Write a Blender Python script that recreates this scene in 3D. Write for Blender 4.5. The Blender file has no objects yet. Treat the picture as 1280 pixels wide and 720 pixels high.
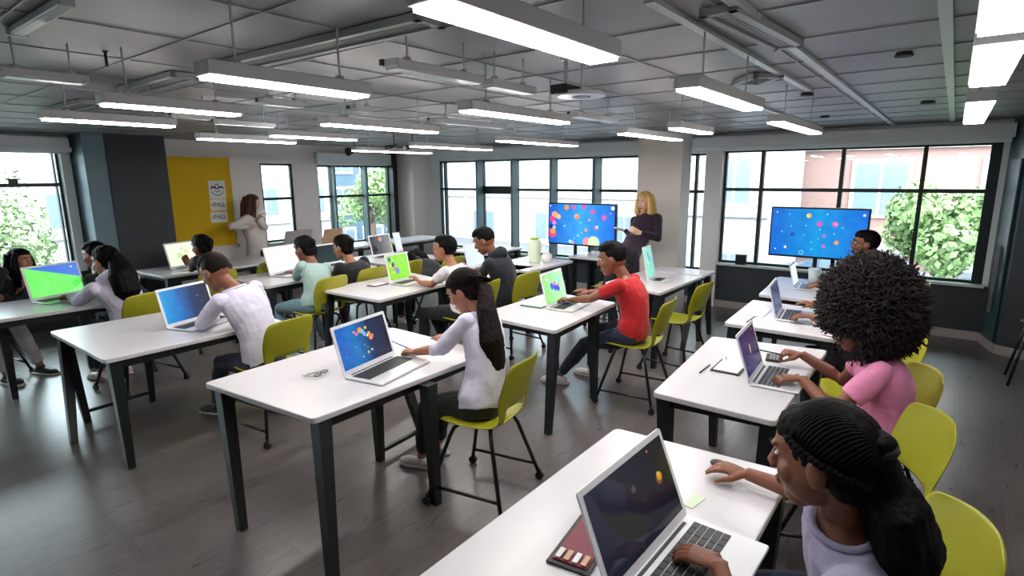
import bpy, bmesh, math, random
import numpy as np
from mathutils import Vector, Matrix, Quaternion, noise
random.seed(7)
sc = bpy.context.scene
COL = sc.collection
R = math.radians
# ------------------------------------------------------------------ camera
F = 700.0; PITCH, ROLL, YAW = R(11.3), R(0.45), R(37.9)
CZ = 2.1
fwd = Vector((math.cos(YAW)*math.cos(PITCH), math.sin(YAW)*math.cos(PITCH), -math.sin(PITCH)))
rt0 = Vector((math.sin(YAW), -math.cos(YAW), 0)); up0 = rt0.cross(fwd)
RT = rt0*math.cos(ROLL) - up0*math.sin(ROLL); UP = up0*math.cos(ROLL) + rt0*math.sin(ROLL)
CAM = Vector((0, 0, CZ))
cd = bpy.data.cameras.new('camera'); cam = bpy.data.objects.new('camera', cd); COL.objects.link(cam)
cam.matrix_world = Matrix.Translation(CAM) @ Matrix((RT, UP, -fwd)).transposed().to_4x4()
cd.sensor_width = 36; cd.lens = 36*F/1280; cd.clip_start = 0.05; cd.clip_end = 300
sc.camera = cam
def ray(x, y): return fwd + RT*((x-640)/F) - UP*((y-360)/F)
def atz(x, y, z): d = ray(x, y); return CAM + d*((z-CZ)/d.z)
def atX(x, y, X): d = ray(x, y); return CAM + d*(X/d.x)
def atY(x, y, Y): d = ray(x, y); return CAM + d*(Y/d.y)
# ------------------------------------------------------------------ materials
def lin(c):
    return tuple(((v/255)/12.92 if v/255 <= .04045 else ((v/255+.055)/1.055)**2.4) for v in c)
def new_mat(name):
    m = bpy.data.materials.new(name); m.use_nodes = True
    nt = m.node_tree; b = nt.nodes['Principled BSDF']; return m, nt, b
def mat(name, rgb, rough=.5, metal=0, spec=.5, bump=0, bscale=40, var=0, vscale=6, sheen=0, stretch=None, emit=None, estr=1, coat=0):
    m, nt, b = new_mat(name); c = lin(rgb)
    b.inputs['Base Color'].default_value = (*c, 1); b.inputs['Roughness'].default_value = rough
    b.inputs['Metallic'].default_value = metal; b.inputs['Specular IOR Level'].default_value = spec
    if sheen: b.inputs['Sheen Weight'].default_value = sheen
    if coat: b.inputs['Coat Weight'].default_value = coat
    tc = nt.nodes.new('ShaderNodeTexCoord'); mp = nt.nodes.new('ShaderNodeMapping')
    nt.links.new(tc.outputs['Object'], mp.inputs[0])
    if stretch: mp.inputs['Scale'].default_value = stretch
    n = nt.nodes.new('ShaderNodeTexNoise'); n.inputs['Scale'].default_value = vscale; n.inputs['Detail'].default_value = 4
    nt.links.new(mp.outputs[0], n.inputs['Vector'])
    if var:
        cr = nt.nodes.new('ShaderNodeValToRGB')
        cr.color_ramp.elements[0].position = .3; cr.color_ramp.elements[1].position = .7
        cr.color_ramp.elements[0].color = (*[v*(1-var) for v in c], 1); cr.color_ramp.elements[1].color = (*[min(1, v*(1+var)) for v in c], 1)
        nt.links.new(n.outputs['Fac'], cr.inputs[0]); nt.links.new(cr.outputs[0], b.inputs['Base Color'])
    if bump:
        n2 = nt.nodes.new('ShaderNodeTexNoise'); n2.inputs['Scale'].default_value = bscale; n2.inputs['Detail'].default_value = 3
        nt.links.new(mp.outputs[0], n2.inputs['Vector'])
        bp = nt.nodes.new('ShaderNodeBump'); bp.inputs['Strength'].default_value = bump; bp.inputs['Distance'].default_value = .01
        nt.links.new(n2.outputs['Fac'], bp.inputs['Height']); nt.links.new(bp.outputs[0], b.inputs['Normal'])
    if emit:
        b.inputs['Emission Color'].default_value = (*lin(emit), 1); b.inputs['Emission Strength'].default_value = estr
    return m
def screen_mat(name, bg, circles, aspect=1.6, strength=1.0, bg2=None, axis='x', extra=None, rough=.25):
    """flat display picture: gradient plus discs (u, v, r, colour)"""
    m, nt, b = new_mat(name); N = nt.nodes; L = nt.links
    uv = N.new('ShaderNodeUVMap'); mp = N.new('ShaderNodeMapping'); mp.inputs['Scale'].default_value = (aspect, 1, 1); L.new(uv.outputs[0], mp.inputs[0])
    sx = N.new('ShaderNodeSeparateXYZ'); L.new(uv.outputs[0], sx.inputs[0])
    cr = N.new('ShaderNodeValToRGB'); L.new(sx.outputs[0 if axis == 'x' else 1], cr.inputs[0])
    stops = bg if isinstance(bg, list) else [(0, bg), (1, bg2 or bg)]
    while len(cr.color_ramp.elements) < len(stops): cr.color_ramp.elements.new(.5)
    for e, (p, c) in zip(cr.color_ramp.elements, sorted(stops, key=lambda s: s[0])): e.position = p; e.color = (*lin(c), 1)
    cur = cr.outputs[0]
    nz = N.new('ShaderNodeTexNoise'); nz.inputs['Scale'].default_value = 4; L.new(mp.outputs[0], nz.inputs['Vector'])
    mx = N.new('ShaderNodeMix'); mx.data_type = 'RGBA'; mx.blend_type = 'SOFT_LIGHT'; mx.inputs[0].default_value = .5; L.new(cur, mx.inputs[6]); L.new(nz.outputs['Fac'], mx.inputs[7]); cur = mx.outputs[2]
    if extra:   # half plane a*u+b*v > c gets a colour
        for (a_, b_, c_, col) in extra:
            dt = N.new('ShaderNodeVectorMath'); dt.operation = 'DOT_PRODUCT'; dt.inputs[1].default_value = (a_, b_, 0); L.new(uv.outputs[0], dt.inputs[0])
            gt = N.new('ShaderNodeMath'); gt.operation = 'GREATER_THAN'; gt.inputs[1].default_value = c_; L.new(dt.outputs['Value'], gt.inputs[0])
            q = N.new('ShaderNodeMix'); q.data_type = 'RGBA'; L.new(gt.outputs[0], q.inputs[0]); L.new(cur, q.inputs[6]); q.inputs[7].default_value = (*lin(col), 1); cur = q.outputs[2]
    for (u, v, r_, col) in circles:
        ds = N.new('ShaderNodeVectorMath'); ds.operation = 'DISTANCE'; ds.inputs[1].default_value = (u*aspect, v, 0); L.new(mp.outputs[0], ds.inputs[0])
        mr = N.new('ShaderNodeMapRange'); mr.inputs[1].default_value = r_; mr.inputs[2].default_value = r_*.85; L.new(ds.outputs['Value'], mr.inputs[0])
        q = N.new('ShaderNodeMix'); q.data_type = 'RGBA'; L.new(mr.outputs[0], q.inputs[0]); L.new(cur, q.inputs[6]); q.inputs[7].default_value = (*lin(col), 1); cur = q.outputs[2]
    b.inputs['Base Color'].default_value = (.01, .01, .012, 1); b.inputs['Roughness'].default_value = rough
    L.new(cur, b.inputs['Emission Color']); b.inputs['Emission Strength'].default_value = strength
    return m
M = {}
M['white_top'] = mat('white laminate', (206, 202, 206), .28, var=.015, vscale=3)
M['black'] = mat('black powder coat', (16, 22, 25), .42, bump=.05, bscale=300)
M['black_tube'] = mat('black tube', (14, 17, 19), .35)
M['lime'] = mat('lime plastic', (150, 148, 30), .42, bump=.04, bscale=500, var=.03)
M['castor'] = mat('castor rubber', (14, 14, 15), .5)
M['alu'] = mat('brushed aluminium', (214, 214, 218), .35, metal=.35, bump=.02, bscale=400)
M['alu_dark'] = mat('laptop keys', (30, 32, 34), .45)
M['bezel'] = mat('white bezel', (225, 226, 230), .3)
M['frame'] = mat('dark window frame', (14, 34, 38), .4)
M['frame_in'] = mat('blue grey mullion', (98, 122, 130), .45)
M['sill'] = mat('pale sill', (196, 212, 210), .35)
M['white_paint'] = mat('white paint', (232, 224, 220), .7, bump=.04, bscale=120)
M['cool_white'] = mat('cool white paint', (226, 232, 236), .65, bump=.04, bscale=120)
M['dark_wall'] = mat('charcoal wall', (50, 56, 62), .6, bump=.05, bscale=120, var=.04)
M['column_daylit'] = mat('column wall with painted daylight', (112, 138, 148), .55, bump=.05, bscale=120, var=.04)  # lighter, bluer colour paints the window light on the column's side face
M['teal_dark'] = mat('dark blue grey panel', (58, 82, 88), .4, bump=.04, bscale=90, var=.05)
M['base'] = mat('baseboard', (168, 160, 158), .5)
M['yellow'] = mat('yellow pinboard felt', (226, 182, 20), .85, bump=.15, bscale=400, var=.03)
M['housing'] = mat('light housing', (200, 200, 202), .45)
M['emit'] = mat('light diffuser', (250, 250, 250), .5, emit=(255, 252, 248), estr=21)
M['emit_far'] = mat('light diffuser far', (250, 250, 250), .5, emit=(255, 250, 244), estr=44)
M['unlit'] = mat('unlit diffuser', (196, 206, 210), .3)
M['tbar'] = mat('ceiling t bar', (150, 152, 154), .4)
M['tbar_b'] = mat('ceiling rail', (178, 184, 188), .35)
M['vent'] = mat('vent metal', (150, 152, 155), .45)
M['vdark'] = mat('vent gap', (30, 32, 34), .7)
M['paper'] = mat('paper', (236, 235, 232), .8)
M['ink'] = mat('ink', (52, 58, 66), .7)
M['logo'] = mat('lit logo', (255, 250, 235), .4, emit=(255, 250, 235), estr=1.5)
M['silver_back'] = mat('silver lid', (178, 168, 172), .35, metal=.3)
M['carton'] = mat('brown lid', (196, 160, 128), .5)
M['dk_red'] = mat('dark red cover', (120, 20, 50), .5)
M['dark_cover'] = mat('dark cover', (34, 30, 34), .5)
M['green_edge'] = mat('green edge', (26, 110, 84), .5)
M['pale_green'] = mat('pale green eraser', (205, 222, 190), .5)
M['teal_pen'] = mat('teal pen', (60, 160, 185), .4)
M['blue_pen'] = mat('blue pen', (50, 70, 175), .35)
M['steel'] = mat('steel', (170, 172, 175), .25, metal=.9)
M['olive'] = mat('olive glasses', (110, 112, 40), .5)
M['cup_green'] = mat('pale green cup', (214, 226, 200), .4)
M['cup_lid'] = mat('lime lid', (158, 206, 66), .4)
def ceiling_mat():
    m, nt, b = new_mat('grey ceiling tile'); N, L = nt.nodes, nt.links
    tc = N.new('ShaderNodeTexCoord'); n = N.new('ShaderNodeTexNoise'); n.inputs['Scale'].default_value = 1.5; L.new(tc.outputs['Object'], n.inputs['Vector'])
    cr = N.new('ShaderNodeValToRGB'); cr.color_ramp.elements[0].color = (*lin((122, 123, 126)), 1); cr.color_ramp.elements[1].color = (*lin((150, 151, 154)), 1)
    L.new(n.outputs[0], cr.inputs[0]); L.new(cr.outputs[0], b.inputs['Base Color']); b.inputs['Roughness'].default_value = .45
    return m
M['ceil'] = ceiling_mat()
def floor_mat():
    m, nt, b = new_mat('grey wood plank floor'); N, L = nt.nodes, nt.links
    tc = N.new('ShaderNodeTexCoord'); mp = N.new('ShaderNodeMapping'); mp.inputs['Rotation'].default_value = (0, 0, R(0)); L.new(tc.outputs['Object'], mp.inputs[0])
    br = N.new('ShaderNodeTexBrick'); br.inputs['Scale'].default_value = 1; br.inputs['Brick Width'].default_value = 1.5; br.inputs['Row Height'].default_value = .24
    br.inputs['Mortar Size'].default_value = .0022; br.inputs['Mortar Smooth'].default_value = .2; br.offset = .37
    br.inputs['Color1'].default_value = (.35, .35, .35, 1); br.inputs['Color2'].default_value = (.65, .65, .65, 1); br.inputs['Mortar'].default_value = (0.05, .05, .05, 1); L.new(mp.outputs[0], br.inputs[0])
    # grain
    m2 = N.new('ShaderNodeMapping'); m2.inputs['Scale'].default_value = (1.4, 9, 1); L.new(tc.outputs['Object'], m2.inputs[0])
    wv = N.new('ShaderNodeTexNoise'); wv.inputs['Scale'].default_value = 3; wv.inputs['Detail'].default_value = 8; wv.inputs['Roughness'].default_value = .65; wv.inputs['Distortion'].default_value = 1.6; L.new(m2.outputs[0], wv.inputs['Vector'])
    mx = N.new('ShaderNodeMix'); mx.data_type = 'RGBA'; mx.inputs[0].default_value = .6; L.new(br.outputs['Color'], mx.inputs[6]); L.new(wv.outputs['Fac'], mx.inputs[7])
    cr = N.new('ShaderNodeValToRGB'); cr.color_ramp.elements[0].position = .2; cr.color_ramp.elements[0].color = (*lin((58, 54, 53)), 1)
    cr.color_ramp.elements[1].position = .75; cr.color_ramp.elements[1].color = (*lin((116, 108, 106)), 1)
    L.new(mx.outputs[2], cr.inputs[0]); L.new(cr.outputs[0], b.inputs['Base Color'])
    rr = N.new('ShaderNodeMapRange'); rr.inputs[3].default_value = .22; rr.inputs[4].default_value = .38; L.new(wv.outputs['Fac'], rr.inputs[0]); L.new(rr.outputs[0], b.inputs['Roughness'])
    bp = N.new('ShaderNodeBump'); bp.inputs['Strength'].default_value = .12; bp.inputs['Distance'].default_value = .004; L.new(mx.outputs[2], bp.inputs['Height']); L.new(bp.outputs[0], b.inputs['Normal'])
    return m
M['floor'] = floor_mat()
def glass_mat():
    m, nt, b = new_mat('window glass'); N, L = nt.nodes, nt.links; N.remove(b)
    o = N['Material Output']; t = N.new('ShaderNodeBsdfTransparent'); t.inputs[0].default_value = (.93, .97, .96, 1)
    g = N.new('ShaderNodeBsdfGlossy'); g.inputs['Roughness'].default_value = .02; fr = N.new('ShaderNodeFresnel'); fr.inputs[0].default_value = 1.35
    mx = N.new('ShaderNodeMixShader'); L.new(fr.outputs[0], mx.inputs[0]); L.new(t.outputs[0], mx.inputs[1]); L.new(g.outputs[0], mx.inputs[2]); L.new(mx.outputs[0], o.inputs[0])
    return m
M['glass'] = glass_mat()
# ------------------------------------------------------------------ mesh builder
class MB:
    def __init__(s): s.bm = bmesh.new(); s.uv = None; s.mi = 0
    def _fin(s, vs, mi=None):
        fs = set(f for v in vs for f in v.link_faces)
        for f in fs: f.material_index = s.mi if mi is None else mi
        return vs
    def box(s, c, size, rot=None, bevel=0, taper=None):
        Mx = Matrix.Translation(Vector(c)) @ (rot.to_4x4() if rot is not None else Matrix()) @ Matrix.Diagonal((*size, 1))
        r = bmesh.ops.create_cube(s.bm, size=1, matrix=Mx); vs = r['verts']
        s._fin(vs)
        if bevel:
            es = list(set(e for v in vs for e in v.link_edges))
            bmesh.ops.bevel(s.bm, geom=es, offset=bevel, segments=2, affect='EDGES', profile=.5)
            for f in s.bm.faces:
                pass
        return s
    def box2(s, a, b, bevel=0):
        a = Vector(a); b = Vector(b); return s.box((a+b)/2, [abs(b[i]-a[i]) for i in range(3)], bevel=bevel)
    def bar(s, a, b, w0, w1=None, d0=None, d1=None, up=(0, 0, 1)):
        """rectangular tapered bar from a to b"""
        a, b = Vector(a), Vector(b); w1 = w1 or w0; d0 = d0 or w0; d1 = d1 or w1
        z = (b-a).normalized(); x = Vector(up).cross(z)
        if x.length < 1e-4: x = Vector((1, 0, 0))
        x.normalize(); y = z.cross(x); V = []
        for p, w, d in ((a, w0, d0), (b, w1, d1)):
            V.append([s.bm.verts.new(p + x*sx*w/2 + y*sy*d/2) for sx, sy in ((-1, -1), (1, -1), (1, 1), (-1, 1))])
        fs = [s.bm.faces.new(V[0][::-1]), s.bm.faces.new(V[1])]
        for i in range(4): fs.append(s.bm.faces.new((V[0][i], V[0][(i+1) % 4], V[1][(i+1) % 4], V[1][i])))
        for f in fs: f.material_index = s.mi
        return s
    def ring(s, c, x, y, rx, ry, n=12): return [s.bm.verts.new(c + x*math.cos(2*math.pi*i/n)*rx + y*math.sin(2*math.pi*i/n)*ry) for i in range(n)]
    def skin(s, rings, cap=True):
        n = len(rings[0])
        for a, b in zip(rings, rings[1:]):
            for i in range(n):
                f = s.bm.faces.new((a[i], a[(i+1) % n], b[(i+1) % n], b[i])); f.material_index = s.mi; f.smooth = True
        if cap:
            f = s.bm.faces.new(rings[0][::-1]); f.material_index = s.mi; f = s.bm.faces.new(rings[-1]); f.material_index = s.mi
        return s
    def tube(s, pts, r, n=8, r_end=None, flat=1.0, ref=None):
        pts = [Vector(p) for p in pts]; rs = r if isinstance(r, (list, tuple)) else [r + ((r_end or r)-r)*i/(len(pts)-1) for i in range(len(pts))]
        rings = []; px = None
        for i, p in enumerate(pts):
            t = (pts[min(i+1, len(pts)-1)] - pts[max(i-1, 0)]).normalized()
            if px is None:
                px = (Vector(ref) if ref is not None else (Vector((0, 0, 1)) if abs(t.z) < .9 else Vector((1, 0, 0))))
            px = (px - t*px.dot(t)).normalized(); py = t.cross(px)
            rings.append(s.ring(p, px, py, rs[i], rs[i]*flat, n))
        return s.skin(rings)
    def cyl(s, c, r, h, n=16, axis='z', r2=None):
        c = Vector(c); d = {'x': Vector((1, 0, 0)), 'y': Vector((0, 1, 0)), 'z': Vector((0, 0, 1))}[axis] if isinstance(axis, str) else Vector(axis).normalized()
        return s.tube([c-d*h/2, c+d*h/2], [r, r2 if r2 is not None else r], n)
    def ball(s, c, r, rot=None, sub=2):
        r = (r, r, r) if not isinstance(r, (tuple, list)) else r
        Mx = Matrix.Translation(Vector(c)) @ (rot.to_4x4() if rot is not None else Matrix()) @ Matrix.Diagonal((*r, 1))
        q = bmesh.ops.create_icosphere(s.bm, subdivisions=sub, radius=1, matrix=Mx); s._fin(q['verts'])
        for v in q['verts']:
            for f in v.link_faces: f.smooth = True
        return s
    def prism(s, poly, z0, z1, top=None):
        """vertical prism from a list of (x, y)"""
        a = [s.bm.verts.new((p[0], p[1], z0)) for p in poly]; tp = top or poly; b = [s.bm.verts.new((p[0], p[1], z1)) for p in tp]; n = len(a)
        f = [s.bm.faces.new(a[::-1]), s.bm.faces.new(b)] + [s.bm.faces.new((a[i], a[(i+1) % n], b[(i+1) % n], b[i])) for i in range(n)]
        for q in f: q.material_index = s.mi
        return s
    def quad(s, p0, p1, p2, p3, uv=True):
        vs = [s.bm.verts.new(p) for p in (p0, p1, p2, p3)]; f = s.bm.faces.new(vs); f.material_index = s.mi
        if uv:
            l = s.bm.loops.layers.uv.verify()
            for lp, c in zip(f.loops, ((0, 0), (1, 0), (1, 1), (0, 1))): lp[l].uv = c
        return s
    def build(s, name, mats, parent=None, smooth=False, origin=None):
        if origin is not None: bmesh.ops.translate(s.bm, verts=s.bm.verts, vec=-Vector(origin))
        bmesh.ops.recalc_face_normals(s.bm, faces=[f for f in s.bm.faces]) if not s.bm.loops.layers.uv.active else None
        me = bpy.data.meshes.new(name); s.bm.to_mesh(me); s.bm.free()
        for m in (mats if isinstance(mats, (list, tuple)) else [mats]): me.materials.append(m)
        if smooth:
            for p in me.polygons: p.use_smooth = True
        o = bpy.data.objects.new(name, me); COL.objects.link(o)
        if origin is not None: o.location = origin
        if parent: o.parent = parent
        return o
def tag(o, label=None, cat=None, group=None, kind=None):
    for k, v in (('label', label), ('category', cat), ('group', group), ('kind', kind)):
        if v: o[k] = v
    return o
def thing(name, label, cat, loc=(0, 0, 0), rz=0, group=None):
    o = bpy.data.objects.new(name, None); COL.objects.link(o); o.location = loc; o.rotation_euler = (0, 0, rz); o.empty_display_size = .1
    return tag(o, label, cat, group)
def copy_tree(o, parent=None):
    c = o.copy(); COL.objects.link(c)
    if parent: c.parent = parent
    for ch in [x for x in bpy.data.objects if x.parent == o and x != c]: copy_tree(ch, c)
    return c
def struct(name, mb, m, **k):
    o = mb.build(name, m, **k); o['kind'] = 'structure'; return o
def addmod(o, typ, **k):
    m = o.modifiers.new(typ.lower(), typ)
    for a, v in k.items(): setattr(m, a, v)
    return m
# ================================================================== ROOM
XW, YW, CEIL = 9.08, 9.95, 2.72          # window wall plane, board wall plane, ceiling height
YC = 9.35                                # front of the dark column
mb = MB(); mb.prism([(-3, -3), (9.3, -3), (9.3, 10.3), (-3, 10.3)], -.1, 0); struct('floor', mb, M['floor'])
mb = MB(); mb.prism([(-3, -3), (9.3, -3), (9.3, 10.3), (-3, 10.3)], CEIL, CEIL+.1); struct('ceiling', mb, M['ceil'])
# ceiling grid
mb = MB()
for i in range(-4, 16): mb.box2((.03+.6*i-.004, -2.9, CEIL-.006), (.03+.6*i+.004, 9.9, CEIL+.001))
for j in range(-4, 15): mb.box2((-2.9, .09+.685*j-.004, CEIL-.006), (9.0, .09+.685*j+.004, CEIL+.001))
struct('trim_1', mb, M['tbar'])
k = 2
for (y, x0, x1, w) in ((.10, 1.5, 8.9, .022), (.70, 1.5, 8.9, .022), (.93, 2.0, 4.8, .02), (1.50, 3.6, 9.0, .016)):
    mb = MB(); mb.box2((x0, y-w, CEIL-.02), (x1, y+w, CEIL+.001)); struct('trim_%d' % k, mb, M['tbar_b']); k += 1
# ---- window wall (plane X = XW, openings along Y)
def wall_with_openings(name, axis, plane, a0, a1, ops, m, thick=.2, z0=0, z1=CEIL, low_mat=None):
    """ops: (lo, hi, zlo, zhi) sorted; builds piers, band below and band above"""
    mb = MB(); lowb = MB()
    def bx(B, lo, hi, za, zb):
        if hi-lo < 1e-4 or zb-za < 1e-4: return
        if axis == 'X': B.box2((plane, lo, za), (plane+thick, hi, zb))
        else: B.box2((lo, plane, za), (hi, plane+thick, zb))
    cur = a0
    for lo, hi, zl, zh in ops:
        bx(mb, cur, lo, z0, z1); bx(lowb if low_mat else mb, lo, hi, z0, zl); bx(mb, lo, hi, zh, z1); cur = hi
    bx(mb, cur, a1, z0, z1)
    o = struct(name, mb, m)
    if low_mat: struct(name+'_lower', lowb, low_mat)
    return o
SR, SM = .72, .56
wall_with_openings('wall_front', 'X', XW, -.5, 10.15, [(-.42, 2.86, SR, 2.46), (3.10, 9.10, SM, 2.43)], M['cool_white'])
lo = MB(); lo.box2((XW-.03, -.48, .0), (XW+.001, 3.0, SR-.03)); lo.box2((XW-.03, 3.0, 0), (XW+.001, 9.15, SM-.03)); struct('wall_front_lower', lo, M['dark_wall'])
mb = MB(); mb.box2((XW-.06, -.5, 0), (XW-.028, 9.15, .11)); struct('baseboard_front', mb, M['base'])
def window(n, axis, plane, lo, hi, zl, zh, verts, transom, mat_f=None, deep=(), depth=.06, parent=None, fin=.17):
    """frame with mullions at verts (pos, width), transom height, panes as children"""
    mat_f = mat_f or M['frame']
    def P(a, d, z): return (plane+d, a, z) if axis == 'X' else (a, plane+d, z)
    f = MB(); d0, d1 = .03, .03+depth
    def bx(B, a0, a1, dd0, dd1, z0, z1): B.box2(P(a0, dd0, z0), P(a1, dd1, z1))
    t = .035
    bx(f, lo, hi, d0, d1, zl, zl+t); bx(f, lo, hi, d0, d1, zh-t, zh)
    bx(f, lo, lo+t, d0, d1, zl, zh); bx(f, hi-t, hi, d0, d1, zl, zh)
    for (a, w) in verts: bx(f, a-w/2, a+w/2, d0-.02, d1, zl, zh)
    cuts = sorted([lo]+[a for a, w in verts]+[hi])
    for tr in (transom if isinstance(transom, (list, tuple)) else [transom]):
        bx(f, lo, hi, d0-.01, d1, tr-.025, tr+.025)
    w_ = f.build('window_%d' % n, mat_f); w_['kind'] = 'structure'
    for a, b in zip(cuts, cuts[1:]):
        g = MB(); bx(g, a+.005, b-.005, d0+.028, d0+.034, zl+.01, zh-.01); g.build('window_pane', M['glass'], w_)
    if deep:
        g = MB()
        for (a, w) in deep: bx(g, a-w/2, a+w/2, -fin, d0, zl, zh)
        g.build('mullion_fin', M['frame_in'], w_)
    s = MB(); bx(s, lo-.02, hi+.02, -.10, .03, zl-.035, zl); s.build('window_sill', M['sill'], w_)
    return w_
window(1, 'X', XW, -.42, 2.86, SR, 2.46, [(2.30, .05), (1.25, .05), (.33, .05), (-.36, .10)], 1.87)
window(2, 'X', XW, 3.10, 9.10, SM, 2.43, [(8.95, .04), (7.92, .20), (6.98, .10), (6.05, .10), (5.13, .16), (4.1, .10), (3.3, .04)], 1.83,
       deep=[(7.85, .05), (6.93, .05), (6.0, .05), (5.07, .05), (4.1, .05)])
mb = MB(); mb.box2((XW-.001, 7.05, 1.74), (XW+.04, 7.85, 1.90)); struct('trim_7', mb, M['frame'])
# pelmet / blind housing above the windows
mb = MB(); mb.box2((XW-.20, -.5, 2.50), (XW, 9.2, 2.66)); mb.box2((XW-.13, -.48, 2.45), (XW-.02, 9.15, 2.50)); struct('trim_8', mb, M['cool_white'])
# ---- right hand side: splayed panel, door leaf, wall
def vwall(name, pts, m, z0=0, z1=CEIL, thick=.08, side=1):
    mb = MB()
    for (x0, y0), (x1, y1) in zip(pts, pts[1:]):
        d = Vector((x1-x0, y1-y0)); n = Vector((-d.y, d.x)).normalized()*thick*side
        mb.prism([(x0, y0), (x1, y1), (x1+n.x, y1+n.y), (x0+n.x, y0+n.y)], z0, z1)
    return struct(name, mb, m)
vwall('wall_right', [(9.16, -.46), (8.52, -.62)], M['teal_dark'])
vwall('wall_right_side', [(8.52, -.62), (8.40, -.86), (8.2, -3.0)], M['dark_wall'])
vwall('baseboard_right', [(9.10, -.455), (8.50, -.60), (8.375, -.86), (8.18, -2.9)], M['base'], 0, .11, .02, -1)
o = vwall('door_1', [(8.93, -.50), (8.60, -.585)], M['teal_dark'], .12, 2.25, .02, -1)
mb = MB(); mb.bar((8.74, -.505, .45), (8.74, -.505, 1.25), .03, up=(0, 1, 0)); mb.bar((8.74, -.50, 1.0), (8.74, -.47, 1.0), .02); mb.bar((8.74, -.47, .92), (8.74, -.47, 1.12), .02, up=(0, 1, 0)); mb.build('door_handle', M['steel'], o)
# ---- walls out of sight, behind the photographer
mb = MB(); mb.box2((-3.1, -3, 0), (-3, 10.2, CEIL)); struct('wall_back', mb, M['white_paint'])
mb = MB(); mb.box2((-3, -3.1, 0), (9.3, -3, CEIL)); struct('wall_side', mb, M['white_paint'])
# ---- left hand wall: big window, reveal, dark column, board wall with two windows
LW0, LW1 = -2.6, 2.47
wall_with_openings('wall_left', 'Y', YW, -3.0, 3.5, [(LW0, LW1, .84, 2.60)], M['cool_white'])
window(3, 'Y', YW, LW0, LW1, .84, 2.60, [(2.40, .02), (.6, .05), (-1.0, .05)], 2.03)
mb = MB(); mb.box((1.93, YW-.0, 2.085), (.10, .04, .06)); mb.box((1.93, YW-.02, 2.11), (.15, .02, .02)); mb.build('window_latch', M['frame'], bpy.data.objects['window_3'])
mb = MB(); mb.box2((LW1-.01, YW-.12, .80), (LW1+.10, YW+.02, 2.62)); struct('trim_9', mb, M['cool_white'])
mb = MB(); mb.box2((-2.9, YW-.35, 2.53), (2.52, YW, 2.66)); mb.box2((-2.9, YW-.30, 2.47), (2.55, YW-.05, 2.53)); mb.cyl((-.2, YW-.2, 2.50), .05, 5.4, 12, 'x'); struct('trim_10', mb, M['cool_white'])
# column
mb = MB(); mb.box2((2.86, YC, 0), (3.62, YW+.1, CEIL)); struct('wall_column', mb, M['dark_wall'])
mb = MB(); mb.box2((2.60, YC+.02, 0), (2.862, YW+.05, CEIL)); struct('wall_column_side', mb, M['column_daylit'])
mb = MB(); mb.box2((-3, YW-.02, 0), (2.6, YW+.001, .80)); struct('wall_left_lower', mb, M['dark_wall'])
wall_with_openings('wall_board', 'Y', YW, 3.60, 9.3, [(5.39, 6.02, .92, 2.36), (6.55, 8.42, .74, 2.34)], M['white_paint'])
window(4, 'Y', YW, 5.39, 6.02, .92, 2.36, [], 1.72, depth=.05)
window(5, 'Y', YW, 6.55, 8.42, .74, 2.34, [(6.90, .10), (7.72, .12), (8.38, .12)], 1.72, deep=[(6.88, .04), (7.66, .04)], fin=.10)
mb = MB(); mb.box2((6.5, YW-.12, 2.36), (8.42, YW, 2.58)); struct('trim_11', mb, M['cool_white'])
mb = MB(); mb.box2((8.34, YW-.16, .3), (8.46, YW, 2.62)); struct('trim_12', mb, M['frame'])
mb = MB(); mb.box2((3.6, YW-.02, 0), (8.9, YW, .11)); struct('baseboard_left', mb, M['base'])
# corner column and free column
def column(name, x0, x1, y0, y1):
    mb = MB(); mb.box2((x0, y0, 0), (x1, y1, CEIL)); o = struct(name, mb, M['white_paint'])
    return o
pA = atX(517, 250, 8.55); pB = atX(490, 250, 8.55)
column('wall_corner', 8.55, 9.1, pA.y, pB.y)
pA = atX(850, 250, 8.0); pB = atX(796, 250, 8.0)
column('wall_pillar', 8.0, 8.0+.36, pA.y, pB.y)
mb = MB(); mb.box2((XW-.10, 2.86, 0), (XW+.02, 3.12, 2.6)); struct('wall_pier', mb, M['white_paint'])
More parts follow.
